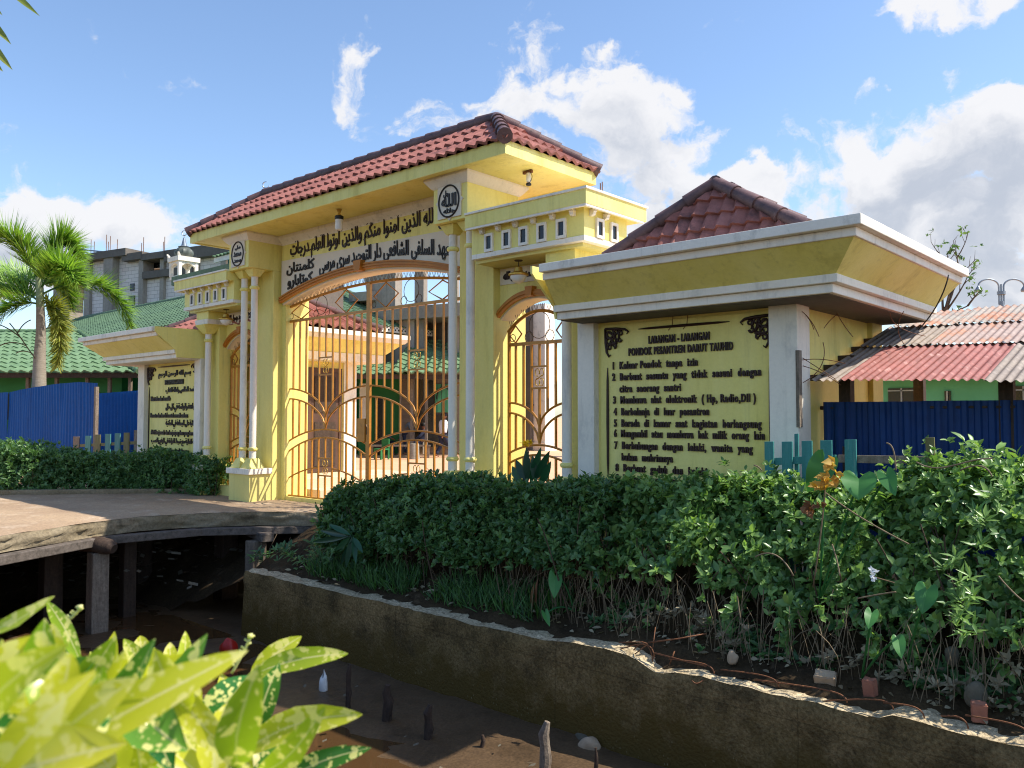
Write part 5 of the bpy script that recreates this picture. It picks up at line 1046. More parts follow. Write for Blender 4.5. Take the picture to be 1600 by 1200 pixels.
def branch(p, q, r0, depth):
    p, q = Vector(p), Vector(q); m = p.lerp(q, .5) + Vector((rng.uniform(-1, 1), rng.uniform(-1, 1), rng.uniform(-.2, 1))) * (q - p).length * .14
    pts = bez([p, m, q], 6); g.tube(pts, [r0 * (1 - .6 * i / 6) for i in range(7)], 5)
    if depth:
        for k in range(3):
            s_ = pts[rng.randint(2, 6)]; d = (q - p).length * rng.uniform(.3, .55); v = ((q - p).normalized() + Vector((rng.uniform(-.9, .9), rng.uniform(-.6, .6), rng.uniform(-.4, .8)))).normalized(); branch(s_, s_ + v * d, r0 * .45, depth - 1)
    else: tips.append(q); tips.append(p.lerp(q, .6))
for q in ((1478, 408), (1496, 402), (1508, 418), (1486, 430)): branch(pw(1474, 492), pw(*q), .035, 2)
branch(pw(1472, 500), pw(1512, 478), .04, 1); branch(pw(1512, 478), pw(1534, 452), .03, 2); branch(pw(1480, 484), pw(1512, 432), .03, 2)
build('branches', g, 'bark', tre, smooth='all')
C = np.array([t for t in tips[::3] for _ in range(2)]); C = C + nr.normal(0, .09, C.shape); q = whorls(C, nr.normal(0, 1, C.shape) + [0, 0, .5], 4, .11, .06, 1.0, 3)
leaf_mesh('foliage', *q, 'hedge_leaf', tre)

# ================================================================== palm
pm = atY(60, 650, 10.2); pm.z = -.13; DP = (pm - CAM).dot(FW)
pal = thing('palm_tree', 'foxtail palm with bushy bright fronds rising above the blue fence', 'tree', pm)
pt = [Vector((pm.x, pm.y, -.13)), atD(61, 600, DP), atD(62, 560, DP), atD(64, 520, DP), atD(63, 478, DP)]
build('trunk', G().tube(pt, [.25, .22, .19, .155, .125], 14), 'palm_trunk', pal, smooth=True)
build('crown_shaft', G().tube([atD(63, 480, DP), atD(62, 450, DP), atD(58, 425, DP)], [.13, .12, .06], 12), 'crown_shaft', pal, smooth=True)
def frond(name, px, depth_shift, mat, ln=.42, n=300, droop=0.1, seed=0, thick=1.0):
    n = int(n * 1.5); ln *= 1.2
    r = np.random.default_rng(seed); pts = [atD(x, y, DP + d) for (x, y), d in zip(px, depth_shift)]; cv = bez(pts, 40); cvn = np.array([tuple(p) for p in cv]); tg = unit(np.gradient(cvn, axis=0))
    o = build(name, G().tube(cv, [.035 * (1 - .8 * i / 40) for i in range(41)], 6), mat, pal, smooth='all')
    ti = np.sort(r.uniform(4, 39.9, n)); i0 = ti.astype(int); f = (ti - i0)[:, None]; P = cvn[i0] * (1 - f) + cvn[np.minimum(i0 + 1, 40)] * f; T = tg[i0]
    ref = np.array([0, 0, 1.]); S = unit(np.cross(T, ref + r.normal(0, .01, (n, 3)))); U = np.cross(S, T); a = r.uniform(0, 2 * np.pi, n)[:, None]; a = np.where(r.uniform(size=(n, 1)) < .45, np.round(a / np.pi) * np.pi + r.normal(0, .3, (n, 1)), a)
    D = unit((S * np.cos(a) + U * np.sin(a)) * (.75 * thick) + T * .75 + np.array([0, 0, -.12]) + r.normal(0, .08, (n, 3))); s_ = ti / 40; L_ = ln * (.55 + .75 * np.sin(np.pi * np.clip(s_ * .85 + .12, 0, 1))) * r.uniform(.8, 1.15, n)
    leaf_mesh('leaflets', P, D, np.cross(D, S) + r.normal(0, .2, (n, 3)), L_, .052, np.clip(r.normal(.6, .24, n), 0, 1), mat, o, fold=.1, droop=.22, rows=1)
FR = [('frond', [(60, 440), (45, 395), (30, 372), (2, 356), (-20, 368)], (0, -.3, -.6, -.9, -1), 'palm_leaf', .62, 420), ('frond', [(62, 440), (76, 395), (86, 362), (105, 372), (122, 398)], (0, .2, .3, .3, .4), 'palm_leaf', .68, 520), ('frond', [(64, 450), (80, 420), (92, 395), (108, 415), (122, 440)], (0, -.5, -.9, -1.2, -1.3), 'palm_leaf', .6, 480), ('frond', [(66, 460), (100, 440), (150, 425), (190, 450), (203, 508)], (0, .2, .5, .6, .6), 'palm_leaf', .55, 520),
      ('frond', [(60, 470), (40, 455), (10, 440), (-30, 450), (-60, 470)], (0, .3, .6, .8, .8), 'palm_leaf', .6, 420), ('frond', [(60, 475), (40, 470), (10, 470), (-10, 490), (-30, 530)], (0, -.4, -.9, -1.1, -1.2), 'palm_leaf', .5, 380), ('frond', [(66, 470), (84, 466), (94, 480), (97, 520), (90, 572)], (0, -.4, -.7, -.8, -.8), 'palm_leaf_dry', .42, 420), ('frond', [(64, 455), (70, 430), (90, 425), (105, 445), (112, 480)], (0, .8, 1.4, 1.6, 1.6), 'palm_leaf', .55, 380), ('frond', [(58, 450), (40, 430), (20, 425), (-5, 430), (-25, 450)], (0, 1.0, 1.6, 1.8, 1.8), 'palm_leaf', .6, 380)]
for i, a in enumerate(FR): frond(a[0], a[1], a[2], a[3], a[4], a[5], seed=i + 20)
g = G()
for pts in ([(55, 560), (40, 540), (28, 520), (15, 505)], [(40, 540), (20, 530), (0, 540)], [(50, 552), (35, 545), (25, 552)], [(28, 520), (35, 505), (48, 500)], [(35, 530), (10, 508), (-10, 505)]): g.tube(bez([atD(x, y, DP - .3) for x, y in pts], 8), .018, 5)
build('flower_stalk', g, 'twig', pal, smooth='all')

# ---- palm standing left of the photographer; only frond tips reach into view
np_loc = atD(-560, 600, 3.6); np_loc.z = 0
npm = thing('palm_tree', 'yellowing palm leaf tips hanging into the top left corner of the sky', 'tree', np_loc)
hd = atD(-520, -260, 3.5); build('trunk', G().tube([np_loc, (np_loc.x + .05, np_loc.y, 1.6), hd], [.13, .11, .09], 12), 'palm_trunk', npm, smooth=True)
cv = bez([hd, atD(-300, -420, 3.3), atD(-60, -200, 3.1), atD(-30, 30, 3.0)], 30); rc = build('frond', G().tube(cv, [.02 * (1 - .8 * i / 30) for i in range(31)], 6), 'palm_leaf_dry', npm, smooth='all')
bs, tp = [], []
for (b0, t0) in (((-40, -60), (63, 26)), ((-50, -30), (4, 24)), ((-45, 0), (18, 70)), ((-40, 40), (20, 110)), ((-38, 75), (5, 112)), ((-70, -110), (-5, -40)), ((-90, -140), (-60, -20))): bs.append(tuple(atD(*b0, 3.05))); tp.append(tuple(atD(*t0, 2.95)))
bs, tp = np.array(bs), np.array(tp); leaf_mesh('leaflets', bs, tp - bs, np.tile(np.array(FW * -1 + UP * .6), (len(bs), 1)), np.linalg.norm(tp - bs, axis=1), .032, np.linspace(.2, .9, len(bs)), 'palm_leaf_dry', rc, fold=.25, droop=.0, rows=2)

# ================================================================== hedges
def hedge_cloud(line, top, bottom, depth, n, jitter=.06, lean=0.0):
    """points on the outside of a hedge whose front foot follows `line`; returns positions and outward axes"""
    L_ = [Vector((*p, 0)) for p in line]; seg = [(L_[i + 1] - L_[i]).length for i in range(len(L_) - 1)]; tot = sum(seg); P, A = [], []
    while len(P) < n:
        s_ = rng.uniform(0, tot); k = 0
        while s_ > seg[k]: s_ -= seg[k]; k += 1
        p = L_[k].lerp(L_[k + 1], s_ / seg[k]); t = (L_[k + 1] - L_[k]).normalized(); out = Vector((t.y, -t.x, 0)); zt = top(p.x); zb = bottom(p.x); u = rng.random(); lump = .16 * nz3(p.x, p.y, 0, 1.1)
        if u < .60: z = zb + (zt - zb) * rng.random() ** .8; d = -.12 * max(0, (z - zb) / (zt - zb)) ** 3 + .16 * nz3(p.x, p.y, z, 1.7) + .09 * nz3(p.x, 3, z, 4); q = p + out * d; a = out + Vector((0, 0, .45))
        elif u < .9: w = rng.random(); d = -depth * w; z = zt + .10 * nz3(p.x, w * depth, 4, 1.6) + .07 * nz3(p.x, w * depth, 7, 5); q = p + out * d; a = Vector((0, 0, 1)) + out * .3 * (1 - w)
        else: z = zb + (zt - zb) * rng.random(); q = p + out * (-rng.random() * depth); a = Vector((rng.uniform(-1, 1), rng.uniform(-1, 1), .8))
        q = Vector((q.x, q.y, z)) - out * (lean * (z - zb)) + Vector((rng.gauss(0, jitter), rng.gauss(0, jitter), rng.gauss(0, jitter))); a = a.normalized() + Vector((rng.uniform(-.5, .5), rng.uniform(-.5, .5), rng.uniform(-.2, .5))); P.append(tuple(q)); A.append(tuple(a))
    return np.array(P), np.array(A)
def stems(parent, line, top, bottom, depth, n, name='stem', mat='twig', zb=None, r=.01):
    g = G(); L_ = [Vector((*p, 0)) for p in line]
    for i in range(n):
        k = rng.randrange(len(L_) - 1); p = L_[k].lerp(L_[k + 1], rng.random()); t = (L_[k + 1] - L_[k]).normalized(); out = Vector((t.y, -t.x, 0)); b0 = p - out * rng.uniform(.0, depth); zg = zb(b0.x, b0.y) if zb else -.15
        e = b0 + out * rng.uniform(-.1, .35) + Vector((rng.uniform(-.3, .3), 0, 0)); e.z = top(p.x) - rng.uniform(.05, .45); b0.z = zg; m = b0.lerp(e, .5) + Vector((rng.uniform(-.15, .15), rng.uniform(-.12, .12), .05)); g.tube(bez([b0, m, e], 5), [r * rng.uniform(.7, 1.3)] * 3 + [r * .6] * 3, 4, caps=False)
    return build(name, g, mat, parent, smooth='all', fix=False)
def bankz(x, y): return -.13 - .66 * max(0, min(1, (7.72 - y) / 1.25))
# clipped hedge in front of the gate
HT = [(atY(x, y + 6, 7.0).x, atY(x, y + 6, 7.0).z) for x, y in ((535, 762), (600, 752), (700, 748), (800, 752), (900, 757), (1000, 758), (1100, 756), (1180, 754), (1230, 768), (1300, 782), (1345, 768), (1400, 722), (1450, 716), (1500, 728), (1560, 738), (1600, 752), (1800, 770))]
def htop(x):
    if x <= HT[0][0]: return HT[0][1]
    for (a, b_), (c, d) in zip(HT[:-1], HT[1:]):
        if x <= c: return b_ + (d - b_) * (x - a) / (c - a)
    return HT[-1][1]
lineA = [(-9.45, 6.85), (-9.2, 6.72), (-7, 6.7), (-4.9, 6.68)]; topA = lambda x: htop(x) - .03; botA = lambda x: -.36 + .06 * (x + 9.3) + .06 * math.sin(x * 3)
ha = thing('hedge', 'clipped dark green hedge in front of the golden gate above the creek wall', 'hedge', (-7, 7.1, -.2))
P, A = hedge_cloud(lineA, topA, botA, .85, 5600, .05); q = whorls(P, A, 7, .078, .036, .95, 5); leaf_mesh('foliage', *q, 'hedge_leaf', ha, rows=2)
stems(ha, lineA, topA, botA, .7, 130, zb=bankz)
# wild overgrown hedge towards the right
lineB = [(-4.95, 6.7), (-4.5, 6.74), (-3, 6.8), (-1, 6.8), (1.2, 6.8)]; topB = lambda x: htop(x) - .04; botB = lambda x: -.36 + .12 * math.sin(x * 4.1) + .1 * math.sin(x * 9)
hb = thing('hedge', 'overgrown sunlit hedge with vines and twigs in front of the rules board and navy fence', 'hedge', (-1.8, 7.1, -.2))
P, A = hedge_cloud(lineB, topB, botB, .45, 6800, .08, .5); keep = np.array([nz3(p[0], p[2], p[1], 2.6) > (-.05 if p[2] < .2 else -.3) or p[2] > .55 for p in P]); P, A = P[keep], A[keep]
big = nr.uniform(size=len(P)) < .2
q = whorls(P[~big], A[~big], 6, .07, .036, .95, 6); leaf_mesh('foliage', *q, 'hedge_leaf_wild', hb, rows=2, wavy=.05); q = whorls(P[big], A[big], 5, .115, .055, 1.05, 61); leaf_mesh('broad_foliage', *q, 'hedge_leaf_wild', hb, rows=2, droop=.25, wavy=.05)
stems(hb, [(x, y + .3) for x, y in lineB], lambda x: topB(x) - .35, botB, .4, 170, zb=bankz)
for pts in ([(1432, 722), (1460, 740), (1490, 730), (1512, 716), (1550, 716)], [(1500, 735), (1530, 720), (1545, 730), (1550, 745)], [(1385, 692), (1398, 694), (1398, 715), (1400, 735)], [(1190, 735), (1186, 728), (1178, 727)], [(1300, 850), (1310, 880), (1312, 900)], [(1560, 900), (1580, 925), (1600, 940)], [(1340, 935), (1385, 926), (1400, 925)], [(1290, 770), (1340, 810), (1420, 850)], [(1180, 870), (1215, 850), (1240, 900)]): build('twig', G().tube(bez([atY(x, y, 6.62) for x, y in pts], 10), .006, 5), 'twig_pale', hb, smooth='all')
for h_, ln_, tf_, bf_, n_, mt_, le_ in ((ha, lineA, topA, botA, 1500, 'hedge_leaf', 0), (hb, lineB, topB, botB, 1900, 'hedge_leaf_wild', .5)):
    P, A = hedge_cloud([(x, y + .26) for x, y in ln_], lambda x: tf_(x) - .12, lambda x: bf_(x) + .2, .3, n_, .08, le_); q = whorls(P, A, 6, .12, .06, 1.0, 31); leaf_mesh('inner_foliage', *q, mt_, h_)
PW = np.array([(x, y, bankz(x, y) + .04) for x, y in zip(nr.uniform(-6.5, .9, 520), nr.uniform(6.72, 7.1, 520))]); PW = PW[np.array([nz3(p[0], p[1], 2, 1.6) > -.1 for p in PW])]; q = whorls(PW, np.tile([0, -.5, .8], (len(PW), 1)), 7, .1, .036, 1.0, 71); leaf_mesh('low_weeds', *q, 'hedge_leaf', hb, rows=2, droop=.25)
# narrow-leaved sprays hanging on the right
cs = [atY(x + rng.uniform(-16, 16), y + rng.uniform(-14, 14), 6.45) for x, y in ((1500, 900), (1512, 930), (1505, 960), (1520, 850), (1540, 800), (1555, 780), (1485, 880), (1510, 985), (1570, 760), (1495, 940)) for _ in range(3)]
q = whorls([tuple(c) for c in cs], [(.1, -.6, .6)] * len(cs), 8, .11, .026, 1.0, 9); leaf_mesh('narrow_leaves', *q, 'hedge_leaf_wild', hb)
# hedge on the left beyond the bridge
lineC = [(-22.5, 2.2), (-19.2, 4.75), (-17.6, 6.2), (-16.2, 7.55), (-14.75, 8.0)]
topC = lambda x: (.96 if x < -19.6 else .78 - .24 * min(1, max(0, (x + 19.6) / 4))) + .07 * math.sin(x * 2.3); botC = lambda x: -.05
hc = thing('hedge', 'rounded dark green hedge along the far edge of the footbridge', 'hedge', (-18, 7, -.13))
P, A = hedge_cloud(lineC[::1], topC, botC, 1.1, 9000, .06); q = whorls(P, A, 6, .09, .04, .95, 8); leaf_mesh('foliage', *q, 'hedge_leaf', hc); P, A = hedge_cloud([(x - .2, y + .25) for x, y in lineC], lambda x: topC(x) - .12, lambda x: 0, .5, 2600, .1); q = whorls(P, A, 6, .14, .075, 1.0, 33); leaf_mesh('inner_foliage', *q, 'hedge_leaf', hc); stems(hc, lineC, topC, botC, .9, 120)

# ---- grass, dry litter and hanging stems on the bank
n = 2600; gx = nr.uniform(-9.6, -5.2, n); gy = nr.uniform(6.58, 6.95, n); gz = np.array([bankz(a, b_) for a, b_ in zip(gx, gy)]) - .02; keep = np.array([nz3(a, b_, 0, 1.3) > -.25 for a, b_ in zip(gx, gy)])
P = np.stack([gx, gy, gz], 1)[keep]; n = len(P); D = np.stack([nr.normal(0, .45, n), nr.normal(-.35, .3, n), np.ones(n)], 1)
o = leaf_mesh('bank_grass', P, D, nr.normal(0, 1, (n, 3)) + [0, -1, 0], nr.uniform(.12, .3, n), .012, nr.uniform(0, 1, n), 'grass_blade', None, (-7, 6.8, -.7), droop=.5, rows=2); o['kind'] = 'stuff'; o['label'] = 'thin green grass on the bank under the clipped hedge'; o['category'] = 'grass'
n = 900; gx = nr.uniform(-10, .8, n); gy = nr.uniform(6.56, 7.3, n); gz = np.array([bankz(a, b_) for a, b_ in zip(gx, gy)]) + .03
o = leaf_mesh('leaf_litter', np.stack([gx, gy, gz], 1), np.stack([nr.normal(0, 1, n), nr.normal(0, 1, n), nr.normal(.1, .25, n)], 1), nr.normal(0, .4, (n, 3)) + [0, -.3, 1], nr.uniform(.04, .11, n), .035, nr.uniform(0, 1, n), 'litter_leaf', None, (-5, 6.9, -.5), rows=2); o['kind'] = 'stuff'; o['label'] = 'dry grey leaves scattered on the soil of the bank'; o['category'] = 'leaf litter'
# dusty low seedlings
P = np.array([tuple(atY(x + rng.uniform(-22, 22), y + rng.uniform(-12, 12), 6.72)) for x, y in ((1000, 965), (1040, 950), (1075, 960), (1090, 985), (985, 975), (1150, 990), (1160, 1010), (1330, 1030), (1390, 1050), (1420, 1045), (1310, 1020), (1500, 1080), (1560, 1095), (1545, 1060), (1580, 1040), (1120, 975), (1210, 1035), (1240, 1040), (1590, 1120), (1470, 1060)) for _ in range(3)])
q = whorls(P, np.tile([0, -.6, .7], (len(P), 1)), 7, .085, .038, 1.1, 12); o = leaf_mesh('dusty_seedlings', *q, 'litter_leaf', None, (-2, 6.7, -.6)); o['kind'] = 'stuff'; o['label'] = 'dusty grey-leaved seedlings at the foot of the hedge'; o['category'] = 'ground cover'
g = G()
for i in range(420):
    x = rng.uniform(-6.2, 1.0); y = rng.uniform(6.62, 7.0); z0 = bankz(x, y); g.tube(bez([(x, y, z0), (x + rng.uniform(-.1, .1), y - .06, z0 + .25), (x + rng.uniform(-.2, .2), y + rng.uniform(-.1, .15), z0 + rng.uniform(.3, .6))], 4), rng.uniform(.002, .005), 3, caps=False)
o = single('dry_stems', 'thin dry stems and roots hanging over the bank', 'dry stems', g, 'twig_pale', (-2.5, 6.8, -.5), kind='stuff', fix=False, smooth='all')

# ---- individual plants
def taro_leaf(parent, base, tip, w, mat='taro_leaf', tintv=.5, face=None):
    """heart-shaped blade from the notch (base) to the tip"""
    base, tip = Vector(base), Vector(tip); ax_ = tip - base; L_ = ax_.length; ax_.normalize(); nrm = (face or (CAM - base)).normalized(); nrm = (nrm - ax_ * nrm.dot(ax_)).normalized(); s = ax_.cross(nrm)
    half = [(0, 0), (-.22, .16), (-.3, .3), (-.22, .44), (-.04, .52), (.2, .54), (.45, .47), (.7, .31), (.88, .14), (1, 0)]
    vs = []; fs = []; k = len(half)
    for sd in (1, -1):
        for j in range(4):
            f = j / 3
            for (a, b_) in half:
                a0 = max(a, 0) * (1 - f) + a * f if j < 3 else a; wz = .10 * w * math.sin(b_ * 9 + a * 5) * f * .5
                vs.append(base + ax_ * (a0 * L_) + s * (sd * b_ * f * w) + nrm * (.16 * w * f * b_ * 2 - .12 * L_ * max(a, 0) ** 2 + wz))
    for h in range(2):
        o = h * 4 * k
        for j in range(3):
            for i in range(k - 1): fs.append((o + j * k + i, o + j * k + i + 1, o + (j + 1) * k + i + 1, o + (j + 1) * k + i))
    g = G().add(vs, fs); o = build('leaf', g, mat, parent, smooth='all'); a = o.data.attributes.new('tint', 'FLOAT', 'POINT'); a.data.foreach_set('value', [tintv + (.25 if i % k in (0, k - 1) else 0) for i in range(len(vs))]); return o
def taro(label, leaves, root):
    t = thing('taro_plant', label, 'plant', root, 'taro plants in the hedge')
    for (b0, t0, w, v, tint) in leaves:
        b_, e = atY(*b0, v), atY(*t0, v - .1); taro_leaf(t, b_, e, w, tintv=tint); r = Vector(root); build('stalk', G().tube(bez([r, r.lerp(b_, .6) + Vector((0, .05, .1)), b_ + Vector((0, .02, -.01))], 8), .009, 6), 'taro_leaf', t, smooth='all')
taro('taro plant with two big heart leaves at the top of the wild hedge', [((1342, 748), (1341, 779), .24, 6.55, .75), ((1288, 722), (1262, 768), .2, 6.75, .25), ((1385, 742), (1398, 772), .12, 6.6, .4)], (-2.7, 6.8, -.1))
taro('single heart-leaved taro in the shade near the middle of the creek wall', [((868, 900), (866, 934), .13, 6.55, .6), ((852, 958), (858, 976), .07, 6.5, .8)], (-5.15, 6.7, -.55))
taro('taro with broad drooping heart leaf low on the right side of the hedge', [((1448, 922), (1441, 958), .14, 6.4, .35)], (-2.0, 6.65, -.5))
taro('small pair of bright heart leaves hanging above the wall rebar', [((1362, 958), (1357, 981), .09, 6.4, .65), ((1404, 1000), (1408, 1027), .085, 6.4, .7)], (-2.3, 6.6, -.6))
def blade_plant(t, root, blades, mat, wd, rows=3):
    b0 = np.array([r[0] for r in blades], float); t0 = np.array([r[1] for r in blades], float); d = t0 - b0
    leaf_mesh('leaf', b0, d, np.tile(np.array(CAM - Vector(root)), (len(b0), 1)) + nr.normal(0, .8, (len(b0), 3)), np.linalg.norm(d, axis=1), wd, nr.uniform(0, 1, len(b0)), mat, t, fold=.2, droop=.08, rows=rows)
cn_root = Vector((-6.35, 7.2, -.1)); cn = thing('canna_plant', 'dark leaved canna with one yellow flower at the narrow gate', 'plant', cn_root)
bl = [(tuple(atY(*a, 7.2)), tuple(atY(*b_, 7.15))) for a, b_ in (((822, 752), (806, 718)), ((825, 755), (822, 700)), ((835, 752), (858, 706)), ((838, 755), (832, 712)), ((815, 757), (800, 728)), ((845, 757), (860, 722)), ((828, 757), (845, 700)))]
blade_plant(cn, cn_root, bl, 'canna_leaf', .09)
s0 = atY(826, 705, 7.2); build('stem', G().tube([cn_root, (cn_root.x, 7.2, .3), s0], .008, 6), 'canna_leaf', cn, smooth='all'); q = whorls([tuple(atY(824, 694, 7.2)), tuple(atY(829, 690, 7.2)), tuple(atY(820, 692, 7.2))], [(0, -.3, 1)] * 3, 5, .07, .045, .8, 4); leaf_mesh('flower', *q, 'petal_yellow', cn)
gp_root = Vector((-9.6, 7.0, -.35)); gp = thing('broadleaf_plant', 'plant with long drooping strap leaves between the bridge and the clipped hedge', 'plant', gp_root)
bl = [(tuple(atY(*a, 6.5)), tuple(atY(*b_, 6.42))) for a, b_ in (((545, 838), (497, 828)), ((545, 838), (482, 848)), ((548, 838), (523, 862)), ((550, 838), (540, 888)), ((552, 838), (556, 880)), ((548, 836), (512, 818)), ((552, 842), (531, 885)), ((552, 840), (566, 862)))]
blade_plant(gp, gp_root, bl, 'canna_leaf', .07); build('stem', G().tube([gp_root, atY(548, 838, 6.5)], .012, 6), 'canna_leaf', gp, smooth='all')
wd_root = Vector((-10.1, 7.0, -.5)); wd = thing('leafy_shrub', 'dark leafy weeds between the bridge end and the creek wall', 'shrub', wd_root)
P = np.array([tuple(atY(x + rng.uniform(-20, 20), y + rng.uniform(-16, 16), 6.85 + rng.uniform(-.15, .25))) for x, y in ((440, 868), (470, 860), (500, 850), (520, 820), (530, 860), (560, 880), (490, 880), (450, 885), (520, 890), (545, 805), (585, 895), (415, 875)) for _ in range(11)])
q = whorls(P, np.tile([.1, -.5, .8], (len(P), 1)), 7, .13, .038, 1.0, 41); leaf_mesh('foliage', *q, 'hedge_leaf', wd, rows=2, droop=.3)
g = G()
for p in P[::3]: p = Vector(p); g.tube([Vector((p.x, p.y + .15, bankz(p.x, p.y + .15))), p], .005, 4)
build('stem', g, 'twig', wd, smooth='all')
P = np.array([tuple(atY(x + rng.uniform(-8, 8), y + rng.uniform(-8, 8), 6.5)) for x, y in ((1280, 745), (1290, 735), (1296, 730), (1300, 740), (1285, 755), (1302, 752), (1278, 760)) for _ in range(2)])
dv = thing('dry_vine', 'withered vine with yellow leaves beside the big taro leaves', 'plant', (-2.75, 6.6, .4)); q = whorls(P, np.tile([0, -.7, .1], (len(P), 1)), 3, .09, .06, .9, 14); leaf_mesh('yellow_leaves', *q, 'dry_yellow_leaf', dv)
P = np.array([tuple(atY(x + rng.uniform(-7, 7), y + rng.uniform(-6, 6), 6.45)) for x, y in ((1262, 795), (1270, 800), (1276, 792), (1265, 805)) for _ in range(2)]); q = whorls(P, np.tile([0, -.7, -.2], (len(P), 1)), 3, .07, .045, .9, 15); leaf_mesh('brown_leaves', *q, 'dry_brown_leaf', dv)
build('stem', G().tube(bez([(-2.75, 6.8, .0), atY(1290, 790, 6.6), atY(1290, 740, 6.5)], 8), .006, 5), 'twig_pale', dv, smooth='all')
fw = atY(1365, 897, 6.38); fl_ = thing('white_flower', 'cluster of white blossoms low in the wild hedge', 'flower', fw); P = np.array([tuple(atY(x, y, 6.38)) for x, y in ((1364, 891), (1367, 894), (1362, 898), (1366, 901), (1365, 905), (1361, 890))]); q = whorls(P, np.tile([0, -1, .2], (len(P), 1)), 5, .03, .024, 1.2, 17); leaf_mesh('petals', *q, 'petal_white', fl_); build('stalk', G().tube([fw + Vector((0, .0, -.02)), fw + Vector((.05, .3, -.1))], .005, 5), 'twig', fl_)
P = np.array([tuple(atY(x + rng.uniform(-9, 9), y + rng.uniform(-9, 9), 6.75)) for x, y in ((832, 905), (836, 925), (828, 945), (834, 965)) for _ in range(2)]); db = thing('dry_leaf_plant', 'withered brown canna leaves hanging beside the single taro leaf', 'plant', tuple(P[0] + [0, .1, -.3])); leaf_mesh('leaf', P, np.tile([.05, -.3, -1], (len(P), 1)), np.tile([-.6, -1, .2], (len(P), 1)), .3, .08, nr.uniform(0, 1, len(P)), 'dry_brown_leaf', db, rows=3)

# ================================================================== things lying about the creek
def stone(label, p, sx_, sy_, sz_, mat, name='stone', cat='stone', group=None, rz=0, tilt=0, box=True):
    bm = bmesh.new()
    if box: bmesh.ops.create_cube(bm, size=1); bmesh.ops.bevel(bm, geom=bm.edges, offset=.06, segments=2, affect='EDGES'); bmesh.ops.subdivide_edges(bm, edges=bm.edges, cuts=1)
    else: bmesh.ops.create_icosphere(bm, subdivisions=3, radius=.5)
    mt_ = Matrix.Translation(p) @ Matrix.Rotation(rz, 4, 'Z') @ Matrix.Rotation(tilt, 4, 'X') @ Matrix.Diagonal((sx_, sy_, sz_, 1))
    for v in bm.verts: v.co += v.co.normalized() * (.05 if box else .16) * mnoise.noise(v.co * (3 if box else 2) + Vector(p) * 3)
    bm.transform(mt_); me = bpy.data.meshes.new(name); bm.to_mesh(me); bm.free(); me.polygons.foreach_set('use_smooth', [not box] * len(me.polygons)); o = link_mesh(name, me, mat, None, p); o['label'] = label; o['category'] = cat
    if group: o['group'] = group
stone('tan broken brick lying on the bank above the hooked rebar', atY(1290, 1062, 6.62), .16, .1, .12, 'brick_tan', 'brick', 'brick', 'loose bricks on the bank', .2, .4)
stone('narrow pinkish brick standing upright against the bank', atY(1360, 1080, 6.6), .09, .07, .2, 'brick_red', 'brick', 'brick', 'loose bricks on the bank', -.1, .2)
stone('dull red broken brick low at the far right of the bank', atY(1530, 1112, 6.56), .1, .08, .13, 'brick_red', 'brick', 'brick', 'loose bricks on the bank', .3, .1)
stone('grey lump of rubble above the dull red brick', atY(1525, 1085, 6.68), .15, .12, .2, 'stone_grey', rz=.4, box=False, group='rubble stones'); stone('small dark stone half buried under the hedge', atY(1487, 1025, 6.9), .1, .1, .14, 'stone_grey', box=False, group='rubble stones'); stone('pale stone on the bank beside hanging roots', atY(1145, 1028, 6.62), .1, .08, .12, 'brick_tan', box=False, group='rubble stones')
MZ = -1.64
def mud(x, y, dz=0): p = atZ(x, y, MZ); p.z += dz; return p
p = mud(906, 1158, .05); stone('long brown stone lying in the sunlit mud', p, .34, .14, .13, 'stone_grey', rz=-.6, box=False, group='stones in the mud'); stone('rounded stone against the long brown stone in the mud', mud(920, 1176, .06), .2, .15, .16, 'brick_tan', rz=.3, box=False, group='stones in the mud'); stone('flat pale stone at the foot of the wall', mud(950, 1172, .03), .24, .12, .07, 'stone_grey', rz=-.2, box=False, group='stones in the mud')
def stake(label, x, ytop, ybot, w, mat='wood_dark'):
    b_ = atZ(x, ybot, MZ); d = (b_ - CAM).dot(FW); h = (ybot - ytop) * d / F; g = G(); W = w * d / F / 2
    k_ = 7; g.tube([(b_.x + .3 * W * math.sin(i * 1.7 + x) + .02 * i / k_, b_.y + .3 * W * math.cos(i * 2.3 + x), MZ - .25 + (h + .25) * i / k_) for i in range(k_ + 1)], [W * (1.25 - .3 * i / k_ + .14 * math.sin(i * 2.9 + x)) for i in range(k_)] + [W * .55], 9)
    single('wooden_stake', label, 'stake', g, mat, (b_.x, b_.y, MZ), 'wooden stakes in the creek mud', smooth=True)
stake('thin rotten stake in the mud right of the white cut bottle', 543, 1038, 1107, 8); stake('stubby rotten stake second from the bottle along the wall', 604, 1070, 1125, 15); stake('grey pale-topped stake between the stubby stake and the green mud', 668, 1101, 1150, 13); stake('tall rounded grey stake in front of the sunlit mud', 850, 1128, 1215, 17, 'wood_grey'); stake('narrow dark stick beside the brown stones', 929, 1168, 1220, 6); stake('short stick leaning low by the green mud patch', 752, 1148, 1168, 7)
p = mud(505, 1080); d_ = (p - CAM).dot(FW); k = d_ / F
g = G(); n = 14; vs = []; 
for zz, r_, cut in ((0, .42, 0), (.08, .5, 0), (.45, .47, .35), (.7, .4, .6), (1.0, .1, .9)):
    for j in range(n): a = 2 * math.pi * j / n; front = max(0, -math.sin(a) * .5 + .5); vs.append((p.x + r_ * 17 * k * math.cos(a), p.y + r_ * 12 * k * math.sin(a), p.z + zz * 34 * k * (1 - .45 * cut * front)))
g.add(vs, [(i * n + j, i * n + (j + 1) % n, (i + 1) * n + (j + 1) % n, (i + 1) * n + j) for i in range(4) for j in range(n)] + [tuple(range(n))[::-1]]); single('cut_bottle', 'white plastic bottle cut open standing in the creek mud', 'bottle', g, 'white_plastic', p, smooth=True)
